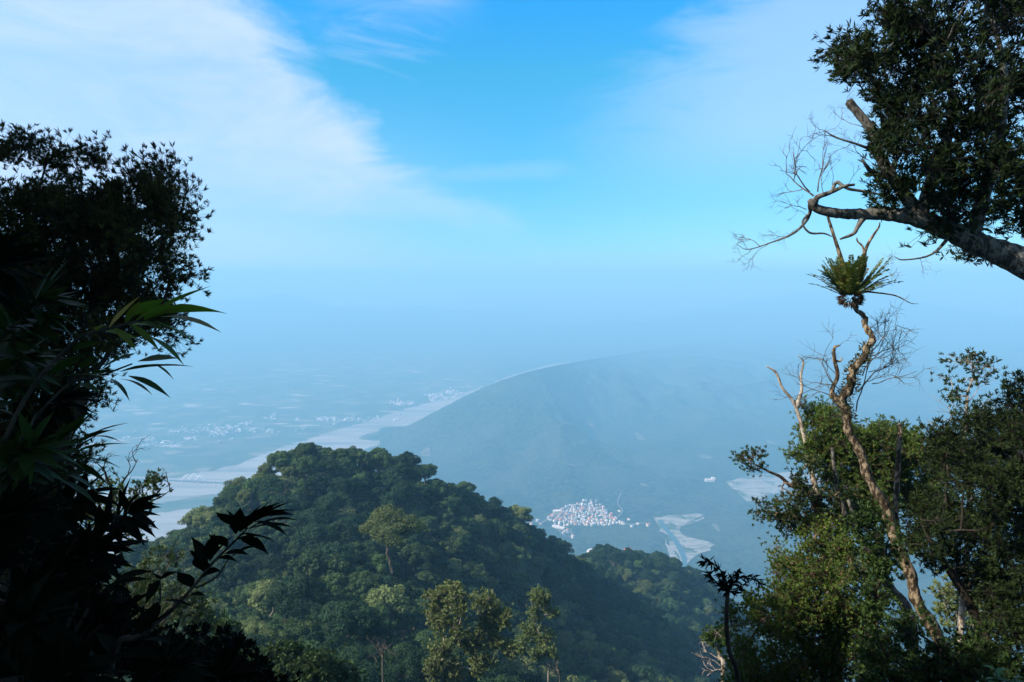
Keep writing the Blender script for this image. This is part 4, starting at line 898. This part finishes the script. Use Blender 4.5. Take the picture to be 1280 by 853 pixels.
# ------------------------------------------------------------------ left: trees and plants
blobtree('gnarled_tree', 'gnarled sparse tree with crooked bare top between the dark foliage and the river', 'tree',
   BL([(185, 603, 7), (193, 600, 6), (170, 612, 9), (178, 622, 8), (150, 610, 8), (140, 632, 16), (120, 650, 18), (160, 635, 9), (105, 610, 10), (95, 640, 18), (200, 612, 5), (150, 650, 14), (130, 605, 7), (165, 665, 10), (175, 655, 7), (110, 680, 20)], 24, .5, 16),
   rootat(105, 24), M['leaf_olive'], M['bark_dark'], 18, 7, 8, .15, .055, 81, r0=.010, rmax=.16, step=.3)
tt_ = [o_ for o_ in bpy.data.objects if o_.name.startswith('gnarled_tree')][-1]; base = np.array(tt_.location); mw = MB()
def add_at(lst, base, m_=mw): add_path(m_, PD(lst), base, 6, .08, 4)
add_at([(120, 660, 24, .10), (135, 640, 24, .07), (140, 615, 24, .06), (134, 600, 24, .05), (130, 588, 24, .03), (120, 578, 24, .012)], base)
add_at([(138, 622, 24, .05), (150, 608, 24, .035), (158, 596, 24, .028), (165, 588, 24, .02), (172, 575, 24, .01)], base)
add_at([(140, 655, 24, .09), (165, 648, 24, .07), (183, 644, 24, .06), (188, 638, 24, .05), (188, 628, 24, .035), (200, 622, 24, .025), (212, 614, 24, .012)], base)
add_at([(188, 632, 24, .03), (180, 620, 24, .025), (178, 610, 24, .02), (183, 602, 24, .01)], base)
for a, b in ((130, 590), (120, 580), (160, 592), (170, 578), (212, 614), (150, 606)): twigs(mw, P(a, b, 24)-base, (rngo.normal(0.2, .6), .1, 1), .7, .018, rngo, 2, .5, (2, 3))
link('limb', mw.mesh('limb', M['bark_dark'], True), tt_)
blobtree('shrub', 'olive brushy shrub left of the silhouetted sapling, in front of the hill', 'shrub',
   BL([(190, 720, 22), (215, 700, 14), (225, 735, 18), (170, 745, 26), (240, 760, 18), (205, 770, 26), (245, 800, 22), (160, 790, 30)], 20, .6, 17),
   rootat(195, 20.5), M['leaf_green'], M['bark_grey'], 20, 9, 9, .18, .028, 82, r0=.007, rmax=.06, step=.35)
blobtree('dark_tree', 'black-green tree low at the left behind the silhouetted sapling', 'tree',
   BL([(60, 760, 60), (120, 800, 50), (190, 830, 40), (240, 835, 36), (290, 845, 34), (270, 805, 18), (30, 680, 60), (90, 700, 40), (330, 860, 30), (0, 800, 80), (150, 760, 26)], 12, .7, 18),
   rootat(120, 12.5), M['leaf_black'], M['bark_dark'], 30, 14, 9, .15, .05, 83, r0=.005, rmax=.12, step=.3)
blobtree('dark_tree', 'dark tree top at the bottom left of the forest, nearest to the viewer', 'tree',
   BL([(330, 830, 20), (360, 822, 22), (395, 838, 26), (300, 840, 24), (430, 850, 22), (370, 860, 30), (280, 790, 16), (255, 770, 12)], 40, 1.0, 19),
   rootat(350, 41), M['hill_mid'], M['bark_dark'], 8, 14, 9, .22, .11, 84, r0=.015, rmax=.2, step=.7)

def leafy_stem(name, label, cat, pth, leaf, L, W, nleaf, seed, droop=.5, stemr=1, dirbias=(1, 0, 0), from_t=.35, group=None, terminal=5, two=0.8):
    """plant with an arching stem and long pointed leaves set alternately along it"""
    rg = np.random.default_rng(seed); pp = smooth_line(pth, 6); base = pp[0, :3].copy(); base_g = np.array((base[0], base[1], base[2]))
    t_ = thing(name, label, cat, tuple(base_g), group); ms_ = MB(); tube(ms_, pp[:, :3]-base, np.maximum(pp[:, 3], .0015), 7); ml = MB(); n = len(pp)
    for i in range(nleaf):
        u = from_t+(1-from_t)*(i+rg.random()*.6)/nleaf; f = u*(n-1); j = min(int(f), n-2); p_ = pp[j, :3]+(pp[j+1, :3]-pp[j, :3])*(f-j); tg = nrm((pp[j+1, :3]-pp[j, :3])[None])[0]
        a = i*2.4+rg.normal(0, .3); side = nrm(np.cross(tg, (0, .2, 1.))[None])[0]; oth = np.cross(tg, side)
        d = tg*rg.uniform(.35, .9)+(side*math.cos(a)+oth*math.sin(a))*two+np.array(dirbias)*.35
        leaf_long(ml, p_-base, d, L*rg.uniform(.7, 1.1), W*rg.uniform(.8, 1.15), rg, droop*rg.uniform(.6, 1.3))
    tg = nrm((pp[-1, :3]-pp[-3, :3])[None])[0]
    for i in range(terminal):
        d = tg+rg.normal(0, .32, 3)+np.array(dirbias)*.2; leaf_long(ml, pp[-1, :3]-base, d, L*rg.uniform(.75, 1.1), W*rg.uniform(.8, 1.1), rg, droop*rg.uniform(.5, 1.2))
    link('stem', ms_.mesh('stem', M['bark_dark'], True), t_)
    link('leaves', ml.mesh('leaves', M[leaf], True), t_); return t_
def ground_start(px, d): q = P(px, 900, d); return (q[0], q[1], H1(q[0], q[1])-.05)
blobtree('added_shade_tree', 'unseen tree added to shade the viewpoint with its high crown, behind and left of it', 'tree',  # out-of-view tree, added to keep sky and sun off the near foliage
   [], (-4.5, -4.0, H1(-4.5, -4.0)-.3), M['leaf_left'], M['bark_dark'], 1.4, 8, 10, .34, .10, 85, r0=.02, rmax=.3, step=.7,
   world_blobs=[(-4.5, -4, 6.5, 3.2), (-7.5, -1.0, 5.6, 2.8), (-9, 3, 5.2, 2.8), (-1.5, -3.5, 6.6, 2.8), (1.5, -4, 6.2, 2.6), (-4, .5, 7.0, 2.2), (-11, 6.5, 4.6, 2.8), (4.5, -3.5, 5.8, 2.6), (-9, -4, 5, 3), (-7, .6, 2.4, 2.2), (-6.6, 1.9, 1.4, 1.7), (-8.6, 3.2, 1.6, 2.2), (-5.5, -1, 3.2, 2.0), (-8, 1, 4, 2.4)])
print('left plants')
leafy_stem('long_leaved_plant', 'arching plant with pale yellow-green pointed leaves against the sky at left', 'plant', [(*ground_start(-60, 3.2), .014)]+PD([(-40, 700, 3.2, .012), (20, 520, 3.2, .010), (90, 430, 3.15, .008), (140, 410, 3.1, .006), (180, 400, 3.1, .005)]), 'leaf_long_pale', .22, .042, 9, 201, .3, from_t=.7, terminal=0)
o = [o_ for o_ in bpy.data.objects if o_.name == 'long_leaved_plant'][0]; base = np.array(o.location); ml = MB(); rg = np.random.default_rng(6)
def aim_leaf(ml, a, b, d, Wp, droop, base):
    p0, p1 = P(*a, d), P(*b, d*rg.uniform(.94, 1.0)); v = p1-p0; L = np.linalg.norm(v); leaf_long(ml, p0-base, v+np.array((0, 0, droop*.45*L)), L*1.03, Wp/FPX*d, rg, droop)
for a, b, w, dr in [((200, 388), (262, 357), 26, .15), ((203, 392), (282, 388), 24, .3), ((200, 396), (275, 411), 20, .35), ((192, 402), (247, 430), 18, .35), ((180, 400), (222, 380), 18, .2), ((165, 395), (205, 374), 20, .1), ((185, 420), (230, 455), 16, .5)]: aim_leaf(ml, a, b, 3.1, w, dr, base)
link('tip_leaves', ml.mesh('tip_leaves', leaf_mat('sunlit_green_tip_leaf', (.03, .08, .012), (.08, .15, .02), (.30, .24, .08), rough=.5, spec=.1, trans=.35), True), o)  # tip greens made bright in the colour to look sunlit under the canopy
def spray(label, d, stem, lv, mat, seed):
    """plant whose leaves are placed one by one"""
    pth = [(*ground_start(stem[0][0]-20, d), .012)]+[(*P(a, b, d), r) for a, b, r in stem]
    pp = smooth_line(pth, 6); base = pp[0, :3].copy(); t_ = thing('long_leaved_plant', label, 'plant', tuple(base)); ms_ = MB(); tube(ms_, pp[:, :3]-base, np.maximum(pp[:, 3], .0015), 7); ml = MB()
    for a, b, w, dr in lv: aim_leaf(ml, a, b, d, w, dr, base)
    link('stem', ms_.mesh('stem', M['bark_dark'], True), t_); link('leaves', ml.mesh('leaves', M[mat], True), t_); return t_
spray('plant with a drooping fan of black pointed leaves just below the pale-leaved plant', 3.4, [(-40, 700, .012), (20, 560, .009), (80, 485, .007), (120, 472, .006), (165, 455, .004)],
      [((150, 465), (240, 455), 24, .3), ((172, 452), (222, 447), 16, .2), ((160, 470), (213, 495), 12, .5), ((150, 474), (190, 490), 10, .4), ((135, 472), (162, 498), 11, .5), ((125, 462), (170, 440), 13, .2), ((110, 470), (150, 462), 12, .3), ((190, 455), (217, 472), 6, .4), ((90, 440), (130, 425), 15, .2), ((100, 462), (120, 445), 12, .1), ((100, 480), (125, 490), 10, .4), ((80, 470), (135, 470), 14, .2), ((60, 470), (110, 440), 16, .1)], 'leaf_long', 301)
spray('plant with a dense tuft of black leaves pointing at the river plain', 3.8, [(-60, 760, .012), (-10, 660, .009), (50, 590, .007), (95, 560, .005), (120, 545, .003)],
      [((85, 560), (158, 525), 13, .3), ((95, 565), (160, 552), 14, .3), ((90, 575), (150, 580), 14, .5), ((80, 580), (135, 600), 12, .6), ((70, 590), (125, 615), 14, .6), ((70, 555), (110, 515), 14, .1), ((60, 560), (100, 528), 16, .2), ((100, 552), (145, 535), 12, .2), ((60, 600), (110, 590), 15, .3), ((50, 580), (105, 560), 17, .3), ((105, 548), (150, 548), 9, .4), ((75, 600), (120, 628), 12, .5), ((90, 545), (120, 510), 10, .1)], 'leaf_long', 302)
rng = np.random.default_rng(9)
PL = [(-10, 330, 3.0, 'broad near-black plant tops at the left edge, half-way up'), (40, 380, 3.3, 'plant with one broad green leaf catching light at the left edge'), (20, 450, 3.6, 'black leafy stem leaning right below the broad green leaf'),
      (70, 500, 4.0, 'black leafy stem reaching right behind the drooping fan'), (30, 560, 3.2, 'black leafy stem at the left edge below the drooping fan'), (90, 620, 4.2, 'black leafy stem reaching right towards the gnarled sparse tree'),
      (10, 640, 2.8, 'black leafy stem at the far left, lowest third'), (110, 690, 3.6, 'black plant with flat broad leaves left of the sapling'), (60, 720, 3.0, 'black leafy stem low at left between two broad-leaved ones'),
      (20, 780, 2.6, 'black leafy stem in the bottom left corner'), (120, 780, 3.2, 'black leafy stem along the bottom, left of the sapling foot'), (200, 835, 3.0, 'black leafy stem along the bottom, under the sapling'), (80, 840, 2.4, 'black leafy stem at the very bottom near the left corner'), (265, 850, 3.4, 'black leafy stem at the bottom, right of the sapling foot'), (150, 640, 4.0, 'black stem with long flat leaves just left of the sapling top')]
for i, (px, py, d, lab) in enumerate(PL):
    st = [(*ground_start(px-70, d), .013)]+PD([(px-80, min(py+260, 900) if py < 640 else py+120, d, .011), (px-50, py+70, d, .008), (px-15, py+20, d, .006), (px+10, py, d-.05, .004)])
    leafy_stem('leafy_plant', lab, 'plant', st, 'leaf_long' if i in (1, 2, 4) else 'leaf_black', .25, .065, 54, 400+i, .45, from_t=.25, two=.9, terminal=7)
# silhouetted sapling
sp_pth = [(*ground_start(120, 2.6), .013)]+PD([(140, 830, 2.6, .011), (175, 795, 2.6, .010), (215, 762, 2.6, .008), (245, 730, 2.6, .0065), (265, 705, 2.6, .0055), (290, 680, 2.6, .0045), (310, 660, 2.6, .003)])
pp = smooth_line(sp_pth, 6); base = pp[0, :3].copy(); t_ = thing('sapling', 'black silhouetted sapling leaning right in front of the forested hill', 'sapling', tuple(base)); ms_ = MB()
tube(ms_, pp[:, :3]-base, pp[:, 3], 8)
for pt in [PD([(192, 785, 2.6, .006), (200, 750, 2.6, .004), (200, 725, 2.6, .003)]), PD([(245, 735, 2.6, .005), (270, 722, 2.55, .004), (285, 700, 2.5, .003)])]:
    q_ = smooth_line(pt, 5); tube(ms_, q_[:, :3]-base, q_[:, 3], 6)
ml = MB()
for a, b, w, dr in [((305, 665), (340, 622), 12, .1), ((300, 660), (330, 628), 13, .1), ((310, 658), (368, 622), 11, .3), ((312, 655), (374, 632), 12, .3), ((312, 660), (372, 645), 12, .4), ((310, 662), (365, 655), 13, .3), ((300, 668), (345, 676), 13, .3), ((298, 662), (283, 637), 13, 0), ((295, 668), (300, 635), 14, 0), ((305, 655), (352, 625), 12, .2), ((300, 665), (320, 640), 14, .1),
                     ((258, 705), (240, 672), 14, 0), ((262, 700), (268, 668), 13, 0), ((262, 702), (292, 668), 15, .1), ((260, 706), (238, 688), 12, .2), ((268, 700), (296, 698), 7, .3), ((255, 715), (243, 698), 17, .1),
                     ((316, 652), (360, 668), 14, .4), ((314, 650), (366, 640), 13, .35), ((300, 672), (335, 690), 12, .3), ((296, 660), (270, 640), 13, 0), ((318, 650), (346, 628), 13, .2), ((290, 678), (325, 668), 13, .3), ((284, 684), (262, 668), 12, 0), ((275, 695), (310, 690), 11, .3), ((250, 722), (275, 712), 12, .2), ((240, 735), (222, 715), 14, 0), ((230, 748), (255, 742), 10, .2), ((200, 725), (182, 755), 10, .5), ((200, 725), (225, 712), 6, .1), ((200, 725), (188, 715), 7, .1), ((200, 752), (240, 755), 7, .2), ((186, 790), (168, 752), 26, 0), ((178, 794), (196, 752), 22, 0), ((190, 780), (230, 758), 6, .2), ((285, 700), (318, 680), 9, .3), ((150, 825), (120, 790), 22, .1), ((150, 818), (200, 820), 20, .3), ((130, 840), (90, 800), 24, .2), ((165, 805), (215, 800), 15, .3)]:
    aim_leaf(ml, a, b, 2.6, w*1.35, dr+.15, base)
link('stem', ms_.mesh('stem', M['bark_dark'], True), t_); link('leaves', ml.mesh('leaves', M['leaf_black'], True), t_)
for i, (lab, tip, d, lv) in enumerate([('black stem whose single broad leaf points right above the sapling', (105, 700), 3.0, [((115, 695), (190, 675), 26, .2), ((110, 700), (185, 672), 18, .3)]), ('black stem whose long leaf lies level left of the sapling', (120, 730), 3.1, [((140, 728), (190, 712), 14, .25), ((135, 732), (188, 722), 11, .3), ((130, 735), (165, 740), 12, .3)])]):
    spray(lab, d, [(tip[0]-60, 860, .01), (tip[0]-20, 780, .008), (tip[0]+10, tip[1], .004)], lv, 'leaf_black', 330+i)

# curled frond silhouette, right of centre
D1 = 6.0; pth = [(*ground_start(925, D1), .028)]+PD([(922, 850, D1, .024), (912, 815, D1, .021), (908, 780, D1, .019), (909, 750, D1, .017), (911, 738, D1, .014)])
pp = smooth_line(pth, 6); base = pp[0, :3].copy(); t_ = thing('tree_fern', 'black unfurling frond on a bare curved stem, right of centre', 'fern', tuple(base)); ms_ = MB(); tube(ms_, pp[:, :3]-base, pp[:, 3], 8, 0, .05, rngo); link('stem', ms_.mesh('stem', M['bark_dark'], True), t_)
mf = MB()
for cv, w in [([(911, 738), (906, 722), (898, 710), (888, 703), (881, 701)], .06), ([(910, 740), (900, 733), (892, 724), (886, 718)], .05), ([(912, 738), (918, 727), (930, 721), (942, 722), (949, 729)], .055), ([(911, 738), (914, 725), (921, 715)], .05), ([(911, 738), (905, 730), (903, 718)], .05), ([(912, 740), (922, 738), (930, 732)], .04)]:
    c_ = smooth_line([(*P(a, b, D1), .006) for a, b in cv], 5); tube(mf, c_[:, :3]-base, np.linspace(.009, .004, len(c_)), 5)
    for k_ in range(3): jj = np.arange(len(c_)); tgt = nrm(np.gradient(c_[:, :3], axis=0)); leaves_diamond(mf, c_[:, :3]-base, tgt*.7+rngo.normal(0, .6, tgt.shape)+np.array((0, 0, -.4)), np.full(len(c_), w*1.5), np.full(len(c_), .02), rngo)
link('fronds', mf.mesh('fronds', M['leaf_black']), t_)
# bright seedlings bottom right
for i, (px, py, d) in enumerate([(1245, 838, 4.0), (1268, 848, 3.8)]):
    g = ground_start(px, d); base = np.array(g); t_ = thing('seedling', ['bright green broad-leaved seedling in the bottom right corner, left one', 'bright green broad-leaved seedling hard in the bottom right corner'][i], 'plant', g); ms_ = MB(); ml = MB()
    tp = P(px, py, d); q_ = smooth_line([(*base, .012), (*((base+tp)/2+np.array((.04, 0, 0))), .009), (*tp, .004)], 6); tube(ms_, q_[:, :3]-base, q_[:, 3], 6)
    for k_ in range(9): a = k_*2.4; leaf_long(ml, q_[-1-k_//3, :3]-base, (math.cos(a), math.sin(a), .35), rngo.uniform(.06, .09), .038, rngo, .5)
    link('stem', ms_.mesh('stem', M['leaf_bright'], True), t_); link('leaves', ml.mesh('leaves', M['leaf_bright'], True), t_)
print('done')
